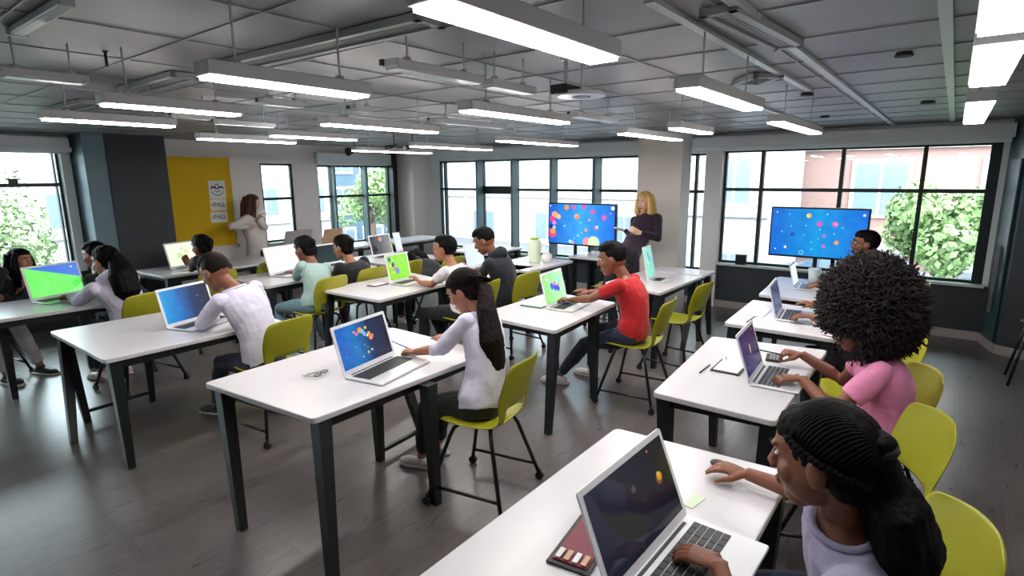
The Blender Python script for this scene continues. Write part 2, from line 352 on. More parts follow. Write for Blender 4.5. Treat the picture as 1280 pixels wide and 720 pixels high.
# yellow pin board
q0, q1 = atY(208, 250, YW), atY(290, 250, YW)
bt = thing('pin_board', 'large yellow felt pin board in a thin white frame on the back wall', 'board', ((q0.x+q1.x)/2, YW-.02, 1.70))
w = (q1.x-q0.x); h = 1.50
mb = MB(); mb.box((0, 0, 0), (w, .02, h)); mb.build('board_panel', M['yellow'], bt)
mb = MB()
for sx in (-1, 1): mb.box((sx*(w/2+.02), -.005, 0), (.045, .035, h+.09))
for sz in (-1, 1): mb.box((0, -.005, sz*(h/2+.02)), (w+.08, .035, .045))
mb.build('board_frame', M['white_paint'], bt)
def notice(px, py, ww, hh, label, kind):
    p = atY(px, py, YW-.035); t = thing('paper_notice', label, 'paper', (p.x, YW-.034, p.z))
    mb = MB(); mb.box((0, 0, 0), (ww, .004, hh)); mb.build('sheet', M['paper'], t)
    mb = MB()
    if kind == 0:
        for sx in (-1, 1):
            mb.tube([(sx*.11, -.004, .0), (sx*.085, -.004, .045), (sx*.03, -.004, .035), (0, -.004, .0)], [.004, .016, .014, .004], 6)
            mb.tube([(sx*.10, -.004, -.03), (sx*.06, -.004, -.08), (0, -.004, -.10)], .006, 6)
            mb.tube([(sx*.04, -.004, .05), (0, -.004, .10)], .006, 6); mb.tube([(sx*.05, -.004, -.01), (0, -.004, -.045)], .005, 6)
    else:
        for i in range(6): mb.tube([(-.1+i*.04, -.004, -.03), (-.09+i*.034, -.004, .03+(.01*(i % 2)))], .005, 6)
        for i in range(5): mb.tube([(-.11+i*.045, -.004, .035*math.sin(i*1.3)), (-.07+i*.045, -.004, .035*math.cos(i))], .004, 6)
    mb.build('drawing', M['ink'], t)
notice(271.5, 237, .28, .30, 'square white notice with a dark diamond drawing, top one on the yellow board', 0)
notice(273, 256, .27, .19, 'white notice with grey scribbles, middle one of three on the yellow board', 1)
notice(274, 271.5, .28, .18, 'white notice with grey scribbles, lowest of three on the yellow board', 2)
# ------------------------------------------------------------------ ceiling lights
LZ = 2.45
def ceiling_light(p0, p1, label, lit=True, w=.11, z=LZ, h=.05, group=None, em='emit'):
    a = atz(*p0, z); b = atz(*p1, z); yc = (a.y+b.y)/2; L_ = b.x-a.x; cx = (a.x+b.x)/2
    t = thing('ceiling_light', label, 'ceiling light', (cx, yc, z), 0, group)
    mb = MB(); mb.box((0, 0, h/2+.002), (L_, w, h), bevel=.004)
    mb.build('housing', M['housing'], t)
    mb = MB(); mb.box((0, 0, -.002), (L_-.03, w-.014, .012)); mb.build('diffuser', M[em] if lit else M['unlit'], t)
    if not lit:
        mb = MB(); mb.box((0, w*.45, h*.7), (L_+.02, .02, h*.8)); mb.build('black_track', M['black'], t)
    for s in (-1, 1):
        mb = MB(); mb.cyl((s*L_*.32, 0, (CEIL-z+h)/2), .0045, CEIL-z-h, 8); mb.cyl((s*L_*.32, 0, h+.01), .018, .02, 10); mb.build('hanging_rod', M['housing'], t)
    return t
lights = [((530, 3), (757, 76), 'lit strip light closest to the camera, cut by the top edge of the photo'),
 ((246, 96), (462, 120), 'lit strip light in the left half, in front of the long slot vent'),
 ((120, 131), (305, 143), 'lit strip light above the daylit side of the dark column, second from the left window'),
 ((52, 148), (216, 158.5), 'lit strip light farthest left, beside the white blind housing'),
 ((861, 110), (940, 137), 'lit strip light to the left of the small square ceiling grille'),
 ((974, 152), (1015, 167), 'short lit strip light right above the right window wall'),
 ((1210, 20), (1290, -12), 'wide bright strip light in the top right corner of the photo'),
 ((1232, 106), (1244, 56), 'wide bright strip light second from the top right corner'),
 ((1219, 153), (1226, 128), 'small bright strip light above the right end of the right windows'),
 ((581, 138), (706, 154), 'lit strip light in the middle of the ceiling below the dark camera box'),
 ((405, 155), (543, 166), 'lit strip light left of centre, pointing to the corner column'),
 ((335, 170), (448, 175), 'thin lit strip light above the gap between the two left windows'),
 ((250, 173), (365, 179), 'thin lit strip light above the right edge of the yellow board'),
 ((512, 183), (615, 187.5), 'thin lit strip light above the leftmost middle windows'),
 ((622, 176), (720, 182.5), 'thin lit strip light above the left television'),
 ((775, 167), (850, 175), 'lit strip light in front of the white pillar'),
 ((447, 188), (533, 192), 'thin lit strip light in front of the corner column'),
 ((845, 160), (882, 167), 'tiny lit strip light just behind the white pillar')]
for i, (p, q, lab) in enumerate(lights):
    if 6 <= i <= 8:
        yy = -.06; X = {6: (1.30, 1.97), 7: (2.14, 3.08), 8: (3.80, 5.35)}[i]
        t = thing('ceiling_light', lab, 'ceiling light', ((X[0]+X[1])/2, yy, LZ), 0, 'hanging strip lights'); L_ = X[1]-X[0]; w = .125
        mb = MB(); mb.box((0, 0, .027), (L_, w, .05), bevel=.004); mb.build('housing', M['housing'], t)
        mb = MB(); mb.box((0, 0, -.002), (L_-.03, w-.014, .012)); mb.build('diffuser', M['emit'], t)
        for s in (-1, 1):
            mb = MB(); mb.cyl((s*L_*.32, 0, (CEIL-LZ+.05)/2), .006, CEIL-LZ-.05, 8); mb.build('hanging_rod', M['housing'], t)
    else: ceiling_light(p, q, lab, group='hanging strip lights', em='emit_far' if i >= 9 or i == 3 else 'emit')
unlit = [((478, 85), (606, 103), 'unlit strip light with a black track, in the middle of the ceiling'), ((606, 107), (664, 117), 'short unlit strip light joined to the longer unlit one'),
 ((325, 129), (380, 134), 'short unlit strip light behind the second lit strip'), ((437, 138), (467, 139.5), 'very short unlit strip light left of centre'), ((275, 153), (336, 159.5), 'short unlit strip light above the yellow board'),
 ((215, 146), (265, 149), 'faint unlit strip light above the dark column'), ((548, 151), (622, 161), 'unlit strip light above the corner column'), ((712, 145), (772, 152), 'unlit strip light below the dark camera box on the right'),
 ((0, 93), (108, 105), 'unlit strip light crossing the left edge of the photo')]
for p, q, lab in unlit: ceiling_light(p, q, lab, False, .09, 2.55, .03, 'unlit ceiling strips')
# ------------------------------------------------------------------ vents
def slot_vent(p0, p1, label, w=.16, slots=4, name='ceiling_vent'):
    a = atz(*p0, CEIL-.02); b = atz(*p1, CEIL-.02); d = b-a; L_ = d.length
    t = thing(name, label, 'vent', (a+b)/2, math.atan2(d.y, d.x))
    mb = MB()
    for s in (-1, 1): mb.box((0, s*(w/2-.015), .0), (L_, .03, .03)); mb.box((s*(L_/2-.015), 0, 0), (.03, w, .03))
    mb.build('vent_frame', M['vent'], t)
    mb = MB(); mb.box((0, 0, .012), (L_-.04, w-.04, .006)); mb.build('vent_gap', M['vdark'], t)
    mb = MB()
    for i in range(slots): mb.box((0, -w/2+.04+(w-.08)*(i+.5)/slots, 0), (L_-.05, .010, .014))
    mb.build('louvre', M['vent'], t)
slot_vent((285, 83), (540, 25), 'long slot vent running towards the nearest lit strip light')
slot_vent((160, 114), (232, 94), 'slot vent ending at the second lit strip light from the left')
slot_vent((78, 136), (112, 127), 'short slot vent ending at the third lit strip light from the left')
slot_vent((896, 12), (985, 57), 'dark slot vent high on the right of the ceiling', .14)
slot_vent((928, 99), (965, 99), 'small square grille vent right of the lit strip light', .30, 3)
# long pale duct profile top left, hanging hook, smoke sensors
p = atz(105, 62, CEIL-.03)
a = atz(20, 40, CEIL-.02); b = atz(84, 2, CEIL-.02)
t = thing('ceiling_rail', 'short pale rail on the ceiling at the top left corner', 'rail', (a+b)/2, math.atan2((b-a).y, (b-a).x))
mb = MB(); mb.box((0, 0, 0), ((b-a).length, .05, .03), bevel=.005); mb.build('rail_body', M['tbar_b'], t); mb = MB(); mb.box((-(b-a).length/2, 0, .0), (.03, .07, .035)); mb.build('end_cap', M['housing'], t)
p = atz(133, 77, CEIL-.05); mb = MB(); mb.tube([(0, 0, .05), (0.0, 0, .0), (.004, .01, -.02)], .007, 8); mb.ball((0, 0, .05), .013); o = mb.build('ceiling_hook', M['black']); o.location = p; tag(o, 'small dark hook sticking out of the left ceiling', 'hook')
for i, (px, py, lab) in enumerate([(932, 67+0, ''), (868, 117, ''), (972, 67, '')][:0]): pass
def disc(px, py, r, label):
    p = atz(px, py, CEIL-.01); mb = MB(); mb.cyl((0, 0, 0), r, .02, 20, r2=r*.8); o = mb.build('smoke_detector', M['vdark']); o.location = p; tag(o, label, 'detector')
disc(1130, 68, .045, 'dark round ceiling detector between the two pale ceiling rails'); disc(1160, 128, .06, 'flat dark ceiling detector left of the small bright strip light')
disc(1009, 118, .05, 'dark round ceiling detector right of the small square grille'); disc(1031, 146, .05, 'dark round ceiling detector closest to the right window wall')
# camera box and white disc in the middle
p = atz(707, 113, 2.55); t = thing('projector', 'black ceiling box on a short rod next to a white disc', 'projector', p)
mb = MB(); mb.box((0, 0, 0), (.16, .10, .05), bevel=.008); mb.build('body', M['black'], t); mb = MB(); mb.cyl((0, 0, .09), .012, .14, 10); mb.cyl((0, 0, .155), .03, .01, 12); mb.build('mount', M['housing'], t)
p = atz(727, 118, 2.53); t = thing('wifi_antenna', 'white round disc hanging from the middle of the ceiling', 'antenna', p)
mb = MB(); mb.cyl((0, 0, 0), .13, .025, 28, r2=.115); mb.build('body', M['bezel'], t); mb = MB(); mb.cyl((0, 0, -.014), .05, .006, 20); mb.build('centre_ring', M['vent'], t)
mb = MB(); mb.cyl((0, 0, .10), .008, .19, 8); mb.build('mount', M['housing'], t)
# small track spots near corner
for px, py, lab in ((441, 190, 'dark wedge shaped ceiling spotlight left of the corner column'), (513, 185, 'tiny dark ceiling spotlight above the corner column'), (490, 185, 'tiny dark ceiling spotlight above the black window post')):
    p = atz(px, py, 2.50); t = thing('spotlight', lab, 'spotlight', p); mb = MB(); mb.tube([(-.10, .0, .0), (.08, 0, .03)], [.07 if px == 441 else .035, .02], 10); mb.build('lamp_head', M['black'], t); mb = MB(); mb.cyl((.04, 0, .12), .006, .2, 8); mb.build('stem', M['black'], t)
# ================================================================== OUTSIDE
w = bpy.data.worlds.new('overcast sky'); sc.world = w; w.use_nodes = True
bg = w.node_tree.nodes['Background']; bg.inputs[0].default_value = (.80, .92, 1.0, 1); bg.inputs[1].default_value = 13
def brick_mat(name, c1, c2, mort, sx=1.0):
    m, nt, b = new_mat(name); N, L = nt.nodes, nt.links; tc = N.new('ShaderNodeTexCoord'); mp = N.new('ShaderNodeMapping'); mp.inputs['Rotation'].default_value = (R(90), 0, R(90)); L.new(tc.outputs['Object'], mp.inputs[0])
    br = N.new('ShaderNodeTexBrick'); br.inputs['Scale'].default_value = 3*sx; br.inputs['Color1'].default_value = (*lin(c1), 1); br.inputs['Color2'].default_value = (*lin(c2), 1); br.inputs['Mortar'].default_value = (*lin(mort), 1); br.inputs['Mortar Size'].default_value = .03
    L.new(mp.outputs[0], br.inputs[0]); L.new(br.outputs[0], b.inputs['Base Color']); b.inputs['Roughness'].default_value = .9; return m
M['brick'] = brick_mat('red brick', (118, 62, 56), (128, 70, 62), (140, 108, 102))
M['stone'] = mat('pale stone facade', (176, 166, 164), .8, var=.04, vscale=1)
M['stone2'] = mat('white stone facade', (184, 178, 180), .8, var=.03, vscale=.6)
M['out_glass'] = mat('outside window', (104, 116, 126), .2)
M['blue_facade'] = mat('blue glass facade', (78, 98, 112), .25, var=.1, vscale=1.2)
M['asphalt'] = mat('street', (90, 90, 92), .9)
M['leaf_a'] = mat('green foliage', (112, 134, 84), .8, var=.35, vscale=5)
M['leaf_b'] = mat('pale green foliage', (116, 132, 92), .8, var=.3, vscale=4)
M['bark'] = mat('bark', (96, 80, 66), .9)
GZ = -1.4
mb = MB(); mb.prism([(-40, -60), (70, -60), (70, 70), (-40, 70)], GZ-.2, GZ); struct('ground', mb, M['asphalt'])
def building(name, label, x, y0, y1, z1, wallm, rows, cols, ww, wh, z_first, dz, band=None, depth=6, along='Y', pil=None):
    """facade facing the classroom with individual windows; along Y at plane x, or along X at plane y=x"""
    def P(a, d, z): return (x+d, a, z) if along == 'Y' else (a, x+d, z)
    t = thing(name, label, 'building', P((y0+y1)/2, 0, GZ)); o = t.location
    def Q(a, d, z): return Vector(P(a, d, z)) - o
    mb = MB(); mb.box2(Q(y0, 0, GZ), Q(y1, depth, z1)); mb.build('wall', wallm, t)
    if band:
        mb = MB()
        for z in band: mb.box2(Q(y0-.05, -.18, z), Q(y1+.05, .02, z+.35))
        if pil:
            for a in pil: mb.box2(Q(a-.35, -.15, GZ), Q(a+.35, .02, z1))
        mb.box2(Q(y0-.2, -.35, z1-.1), Q(y1+.2, .3, z1+.3)); mb.build('stone_band', M['stone'], t)
    n = 0
    for r_ in range(rows):
        for c_ in range(cols):
            a = y0 + (c_+.5)*(y1-y0)/cols; z = z_first + r_*dz
            f = MB(); f.box2(Q(a-ww/2-.12, -.08, z-.12), Q(a+ww/2+.12, .0, z+wh+.12)); fo = f.build('window_frame', M['stone2'], t)
            g = MB(); g.box2(Q(a-ww/2, -.10, z), Q(a-.04, -.07, z+wh)); g.box2(Q(a+.04, -.10, z), Q(a+ww/2, -.07, z+wh)); g.build('glazing', M['out_glass'], fo)
    return t
building('brick_building', 'pink and white brick building filling the right windows, with pale stone bands', 20.2, -9, 9.4, 7.2, M['brick'], 3, 6, 1.3, 1.5, -2.2, 3.1, band=(-.3, 2.8, 6.0), pil=(-2.8, 6.3))
building('white_building', 'white stone building behind the middle windows and the left television', 24, 9.8, 40, 6.5, M['stone2'], 1, 7, 1.5, 1.3, -1.1, 2.9, band=(1.0,))
building('stone_wing', 'white wing with tall windows at the left end of the right windows', 15.5, 3.7, 7.2, 4.6, M['stone2'], 2, 2, .8, 1.5, -1.5, 2.6, band=(1.0,), depth=3.9)
building('glass_building', 'blue grey building behind the back wall windows', 26, 17.6, 21.4, 7, M['blue_facade'], 4, 2, 1.2, 1.3, -2, 2.2, along='X', band=())
building('pale_building', 'pale building seen through the narrow window beside the yellow board', 25, 5, 17.3, 5.2, M['stone2'], 2, 5, 1.2, 1.2, -2.5, 2.9, along='X', band=(0,))
def tree(label, x, y, h, r, m, seed, n=1500):
    rnd = random.Random(seed); t = thing('tree', label, 'tree', (x, y, GZ))
    mb = MB(); mb.tube([(0, 0, 0), (.1, 0, h*.4), (0, .1, h*.75)], .16, 8, r_end=.06)
    for i in range(6):
        a = rnd.uniform(0, 6.28); z0 = h*rnd.uniform(.35, .6); mb.tube([(0.05, 0, z0), (math.cos(a)*r*.6, math.sin(a)*r*.6, z0+h*.2)], .06, 6, r_end=.02)
    mb.build('trunk', M['bark'], t)
    mb = MB(); cl = [(Vector((rnd.gauss(0, r*.42), rnd.gauss(0, r*.42), h*.62+max(-r*.9, rnd.gauss(0, r*.45)))), rnd.uniform(.35, .6)*r) for _ in range(16)]
    for i in range(n):
        c, rr = rnd.choice(cl); v = Vector((rnd.gauss(0, 1), rnd.gauss(0, 1), rnd.gauss(0, 1))).normalized()*rr*rnd.uniform(.75, 1.05)
        p = c+v; s = rnd.uniform(.05, .11); ax = Vector((rnd.gauss(0, 1), rnd.gauss(0, 1), rnd.gauss(0, 1))).normalized(); bx_ = ax.cross(v).normalized()
        q = [mb.bm.verts.new(p+ax*s), mb.bm.verts.new(p+bx_*s*.6), mb.bm.verts.new(p-ax*s), mb.bm.verts.new(p-bx_*s*.6)]; mb.bm.faces.new(q)
    mb.build('foliage', m, t)
tree('bushy green tree outside the right window, above the parked cars', 14.5, -.15, 4.0, .92, M['leaf_a'], 3, 6000)
tree('pale green tree outside the left window, nearer the woman in black', 1.6, 17.5, 4.2, 2.4, M['leaf_b'], 5, 12000)
tree('pale green tree outside the left window, at the photo edge', -7.0, 16.0, 4.4, 2.6, M['leaf_b'], 8, 12000)
tree('pale green tree outside the left window, beside the white window reveal', 7.5, 19.5, 4.2, 1.5, M['leaf_b'], 11, 8000)
tree('slim tree seen through the back wall window next to the black post', 14.5, 18.5, 4.3, 1.3, M['leaf_a'], 12, 4000)
M['car_blue'] = mat('pale blue car paint', (80, 96, 120), .25); M['car_white'] = mat('white car paint', (150, 154, 160), .25)
def car(x, y, rz, m, label):
    t = thing('car', label, 'car', (x, y, GZ), rz)
    mb = MB(); pts = [(-2.1, .35), (-2.15, .75), (-1.5, .9), (-1.0, 1.35), (.6, 1.4), (1.25, .95), (2.1, .8), (2.15, .35)]
    a = [mb.bm.verts.new((p[0], -.85, p[1])) for p in pts]; b = [mb.bm.verts.new((p[0], .85, p[1])) for p in pts]
    mb.bm.faces.new(a); mb.bm.faces.new(b[::-1])
    for i in range(len(pts)): mb.bm.faces.new((a[i], a[i-1], b[i-1], b[i]))
    mb.build('body', m, t)
    mb = MB()
    for s in (-1, 1): mb.box((-.2, s*.86, 1.1), (1.6, .02, .32))
    mb.build('side_window', M['out_glass'], t)
    for sx in (-1.3, 1.35):
        for sy in (-.8, .8): mb = MB(); mb.cyl((sx, sy, .33), .33, .2, 16, 'y'); mb.build('wheel', M['castor'], t)
car(17.6, 2.0, R(90), M['car_blue'], 'pale blue parked car under the left side of the tree outside')
car(17.8, -3.2, R(90), M['car_white'], 'white parked car under the right side of the tree outside')
car(16.2, -.9, R(90), M['car_white'], 'white car parked nearest to the right windows')
# ================================================================== TABLES
TZ = .86
def rounded(poly, r=.035, n=4):
    out = []; N_ = len(poly)
    for i in range(N_):
        p = Vector(poly[i]); a = (Vector(poly[i-1])-p).normalized(); b = (Vector(poly[(i+1) % N_])-p).normalized()
        for k_ in range(n+1):
            t = k_/n; out.append(tuple((p + a*r*(1-t)**2 + b*r*t**2)))
    return out
def table(corners, label, feet=None, bars=(), inset=.07, group='white tables with black legs', z=TZ, dia=False):
    cx = sum(c[0] for c in corners)/4; cy = sum(c[1] for c in corners)/4
    t = thing('table', label, 'table', (cx, cy, 0), 0, group)
    C = [Vector((c[0]-cx, c[1]-cy)) for c in corners]
    mb = MB(); mb.prism(rounded(C), z-.034, z)
    o = mb.build('tabletop', M['white_top'], t); addmod(o, 'BEVEL', width=.006, segments=2, limit_method='ANGLE', angle_limit=R(50))
    ins = [c + (-c).normalized()*inset*1.5 for c in C]
    mb = MB(); zz = z-.034-.035
    for i in range(4):
        a, b = ins[i], ins[(i+1) % 4]; mb.bar((a.x, a.y, zz), (b.x, b.y, zz), .07, d0=.03, up=(0, 0, 1)) if False else mb.bar((a.x, a.y, zz), (b.x, b.y, zz), .028, d0=.07, up=(0, 0, 1))
    mb.build('rail', M['black'], t)
    ft = feet or [(c.x*1.0+cx, c.y*1.0+cy) for c in [q + (-q).normalized()*.03 for q in C]]
    for i, f in enumerate(ft):
        f = Vector((f[0]-cx, f[1]-cy)); nr = min(ins, key=lambda q: (q-f).length); tp = nr if (nr-f).length < .36 else f*.95
        mb = MB(); mb.bar((tp.x, tp.y, z-.036), (f.x, f.y, 0), .082, .05, .082, .05, up=(0, 1, 0)); o = mb.build('leg', M['black'], t)
    for (a, b) in bars:
        mb = MB(); mb.bar((a[0]-cx, a[1]-cy, a[2]), (b[0]-cx, b[1]-cy, b[2]), .028); mb.build('foot_bar', M['black'], t)
    return t
def rect(x0, x1, y0, y1): return [(x0, y0), (x1, y0), (x1, y1), (x0, y1)]
t1 = table([(1.52, 2.51), (2.96, 2.50), (2.98, 3.60), (1.42, 3.53)], 'white table in the front centre, under the space picture laptop of the ponytail girl',
      feet=[(1.43, 2.30), (2.31, 2.44), (2.46, 3.19), (1.40, 3.19), (2.93, 3.22)], bars=[((2.46, 3.19, .07), (2.92, 3.22, .07))])
t2 = table([(1.20, 4.56), (2.55, 4.56), (2.50, 5.80), (1.19, 5.82)], 'white table at the left where the boy in the lavender shirt works',
      feet=[(1.27, 4.58), (2.45, 4.72), (1.87, 5.85), (1.14, 5.42), (1.34, 5.80)], bars=[((1.34, 5.80, .1), (1.87, 5.85, .1))])
t3 = table([(3.70, 2.44), (4.93, 2.52), (4.98, 3.34), (3.74, 3.32)], 'white table in the centre in front of the boy in the red shirt', feet=[(3.58, 2.42), (4.48, 2.50), (4.80, 3.14), (3.74, 3.2)])
table([(3.60, 4.54), (4.80, 4.62), (4.95, 5.60), (3.56, 5.52)], 'white table in the middle holding the laptop with the lime green screen')
table([(5.61, 2.36), (6.84, 2.34), (6.86, 3.12), (5.80, 3.13)], 'white table right of the red shirt boy, beneath the woman in dark purple', feet=[(5.62, 2.40), (6.48, 2.40), (6.75, 3.05), (5.85, 3.05)])
table([(6.92, 2.34), (7.35, 2.34), (7.35, 3.1), (6.92, 3.1)], 'small end of a white table just behind the white pillar table')
table([(.85, .40), (2.44, .40), (2.38, 1.20), (.85, 1.20)], 'nearest white table in the bottom right with the dark screen laptop', feet=[(.95, .46), (2.33, .46), (2.30, 1.14), (.95, 1.14)])
table([(2.93, .58), (4.42, .58), (4.29, 1.36), (2.93, 1.25)], 'second white table from the bottom in the right column, beside the girl in pink', feet=[(3.02, .66), (4.3, .66), (4.2, 1.27), (3.02, 1.17)])
table([(4.76, .58), (5.80, .58), (5.84, 1.47), (4.77, 1.42)], 'third white table from the bottom in the right column')
table([(6.12, .85), (7.38, .85), (7.40, 1.58), (6.17, 1.50)], 'farthest white table in the right column, below the right television')
table([(.55, 6.72), (2.05, 6.66), (1.95, 7.60), (.45, 7.70)], 'white table cut by the left edge of the photo, with the green and blue screen', feet=[(1.09, 7.03), (1.95, 6.85), (1.85, 7.5), (.6, 7.6)])
table([(2.86, 7.94), (4.6, 8.0), (4.6, 8.9), (2.82, 8.85)], 'white table against the dark column where the girl with the bun sits')
table([(3.3, 6.20), (5.05, 6.35), (5.05, 7.25), (3.3, 7.15)], 'white table in front of the person in the pale green sweater')
table([(5.2, 6.20), (6.3, 6.30), (6.3, 7.35), (5.2, 7.4)], 'white table left of the corner column with the photo screen laptop')
table([(4.85, 8.45), (6.9, 8.45), (6.9, 9.1), (4.85, 9.1)], 'long white table below the narrow window with the silver laptop lid')
table([(7.05, 8.3), (8.4, 8.3), (8.4, 9.0), (7.05, 9.0)], 'far white table under the black post in the back corner')
table([(5.25, 4.45), (6.3, 4.5), (6.2, 5.3), (5.2, 5.25)], 'white table under the pale blue laptop of the boy in the dark hoodie')
pa = [atz(632, 333, TZ), atz(660, 339, TZ), atz(704, 326, TZ), atz(664, 319, TZ)]
table([(pa[1].x, pa[1].y), (pa[1].x+1.15, pa[1].y), (pa[1].x+1.15, pa[1].y+.85), (pa[1].x, pa[1].y+.85)], 'white table left of the left television with the tall pale green cup')
tt_ = table([(7.55, 4.05), (8.35, 4.05), (8.35, 4.75), (7.55, 4.75)], 'white flip table with diagonal braces under the left television', z=.84)
mb = MB(); mb.bar((-.33, -.33, .05), (.33, -.33, .78), .03); mb.bar((.33, -.35, .05), (-.33, -.35, .78), .03); mb.build('brace', M['black'], tt_)
table([(5.75, 5.75), (6.9, 5.8), (6.9, 6.0), (5.75, 6.0)][:0] or rect(6.9, 7.9, 5.9, 6.7), 'white table behind the boy in the white shirt near the middle windows')
# ================================================================== CHAIRS
def chair_shell():
    prof = [(.235, .535, .0), (.20, .552, .05), (.10, .545, .12), (0, .540, .22), (-.10, .545, .32), (-.17, .556, .38), (-.215, .585, .43), (-.24, .635, .48), (-.255, .69, .54), (-.275, .76, .62), (-.30, .84, .72), (-.325, .92, .84), (-.345, .985, .94), (-.352, 1.012, 1.0)]
    hw = [.185, .215, .230, .232, .228, .220, .215, .215, .220, .232, .240, .236, .215, .175]
    nx = 12; bm = bmesh.new(); G = []
    for i, (y, z, t) in enumerate(prof):
        row = []
        for j in range(nx+1):
            u = j/nx*2-1; x = hw[i]*u
            back = max(0, min(1, (z-.58)/.15)); seat = 1-back
            yy = y + back*.055*u*u + (0 if i else -.02*u*u*0); zz = z + seat*.022*u*u
            if i == len(prof)-1: zz -= .02*abs(u)**3; 
            row.append(bm.verts.new((x, yy, zz)))
        G.append(row)
    for i in range(len(prof)-1):
        for j in range(nx):
            if i in (6, 7) and 2 <= j < nx-2: continue
            f = bm.faces.new((G[i][j], G[i][j+1], G[i+1][j+1], G[i+1][j])); f.smooth = True
    me = bpy.data.meshes.new('shell'); bm.to_mesh(me); bm.free(); me.materials.append(M['lime']); return me
SHELL = chair_shell()
def mesh_of(mb, name, m):
    me = bpy.data.meshes.new(name); mb.bm.to_mesh(me); mb.bm.free(); me.materials.append(m); return me
def build_chair():
    t = thing('school_chair', 'x', 'chair', (0, 0, 0))
    o = bpy.data.objects.new('shell', SHELL); COL.objects.link(o); o.parent = t; addmod(o, 'SOLIDIFY', thickness=.012, offset=0); addmod(o, 'SUBSURF', levels=1, render_levels=1)
    feet = {}
    for sx in (-1, 1):
        for sy in (-1, 1):
            f = Vector((sx*.30, sy*.27, .035)); feet[sx, sy] = f
            mb = MB(); mb.tube([(sx*.06, sy*.07, .520), (sx*.13, sy*.115, .522), (sx*.165, sy*.135, .505), (sx*.19, sy*.155, .45), f], .0135, 8); lg = mb.build('leg', M['black_tube'], t, smooth=True)
            mb = MB(); c = (f.x, f.y, .028); mb.cyl(c, .028, .03, 14, 'x'); mb.cyl((f.x, f.y, .06), .012, .03, 8); mb.build('castor', M['castor'], lg)
    for sx in (-1, 1):
        a = Vector((sx*.19, .155, .45)).lerp(feet[sx, 1], .78); b = Vector((sx*.19, -.155, .45)).lerp(feet[sx, -1], .78); mb = MB(); mb.tube([a, b], .011, 8); mb.build('side_bar', M['black_tube'], t, smooth=True)
        mb = MB(); mb.tube([(sx*.06, -.075, .520), (sx*.06, .075, .520)], .012, 8); mb.build('seat_rail', M['black_tube'], t, smooth=True)
    return t
chair0 = build_chair(); used_ = [0]
def chair(x, y, rz, label):
    c = chair0 if not used_[0] else copy_tree(chair0); used_[0] = 1
    c.location = (x, y, 0); c.rotation_euler.z = R(rz); c['label'] = label; c['category'] = 'chair'; c['group'] = 'lime green school chairs'; return c
def chair_back(px, py, rz, label, z=1.0):
    p = atz(px, py, z); f = Vector((-math.sin(R(rz)), math.cos(R(rz)))); return chair(p.x+f.x*.33, p.y+f.y*.33, rz, label)
CH = {}
CH['girl'] = chair(2.62, 2.28, 12, 'lime chair under the ponytail girl at the front table')
CH['red'] = chair(4.72, 2.20, 6, 'lime chair with the boy in the red shirt on it')
CH['boy'] = chair(2.30, 4.36, 8, 'grey green chair with the boy in the lavender shirt on it')
CH['t5'] = chair(5.78, 2.22, -4, 'empty lime chair under the table behind the red shirt boy')
p = atz(150, 368, 1.0); CH['hood'] = chair(2.00, 6.45, 12, 'chair under the girl in the white hoodie at the left')
CH['mint'] = chair(3.66, 5.74, 6, 'lime chair with the person in the pale green sweater on it')
CH['blk'] = chair(4.38, 5.88, 0, 'lime chair with the person in the black top on it')
CH['e2'] = chair(5.02, 5.92, 4, 'empty lime chair between the green sweater and the black top')
CH['white'] = chair(4.50, 4.12, 6, 'lime chair with the boy in the white shirt on it')
CH['hoodie'] = chair(5.22, 4.08, -4, 'lime chair with the boy in the dark hoodie on it')
CH['bend'] = chair(5.64, 5.70, 0, 'chair with the girl bending down on it')
CH['bun'] = chair(3.15, 7.28, -4, 'lime chair with the girl with the hair bun on it')
CH['e4'] = chair(3.95, 7.45, 0, 'empty lime chair right of the lavender boy\'s head')
CH['woman'] = chair(1.05, 8.05, 190, 'lime chair with the long haired woman in black on it')
CH['e5'] = chair(6.2, 7.9, 0, 'empty lime chair by the photo screen laptop near the back windows')
CH['t6'] = chair(7.05, 3.7, 10, 'pale chair behind the green cup table by the left television')
CH['r1'] = chair_back(1226, 652, 25, 'lime chair in the bottom right corner behind the nearest girl')
CH['r2'] = chair_back(1178, 521, 25, 'lime chair beside the pink shirt, second from the bottom right')
CH['r3'] = chair_back(1166, 463, 25, 'lime chair third from the bottom right')
CH['r4'] = chair_back(1149, 419, 25, 'lime chair fourth from the bottom right')
CH['r5'] = chair_back(1148, 391, 25, 'lime chair farthest away in the right column')
CH['man'] = chair(6.95, .42, 6, 'lime chair under the man with glasses, behind the afro')
# dark stool at right edge
t = thing('black_stool', 'black metal stool cut by the right edge of the photo', 'stool', (atz(1290, 480, 0).x, atz(1290, 480, 0).y, 0))
for sx in (-1, 1):
    for sy in (-1, 1): mb = MB(); mb.tube([(sx*.10, sy*.10, .62), (sx*.2, sy*.2, 0)], .013, 8); mb.build('leg', M['black_tube'], t)
mb = MB(); mb.cyl((0, 0, .63), .17, .03, 24); mb.build('seat', M['black'], t)
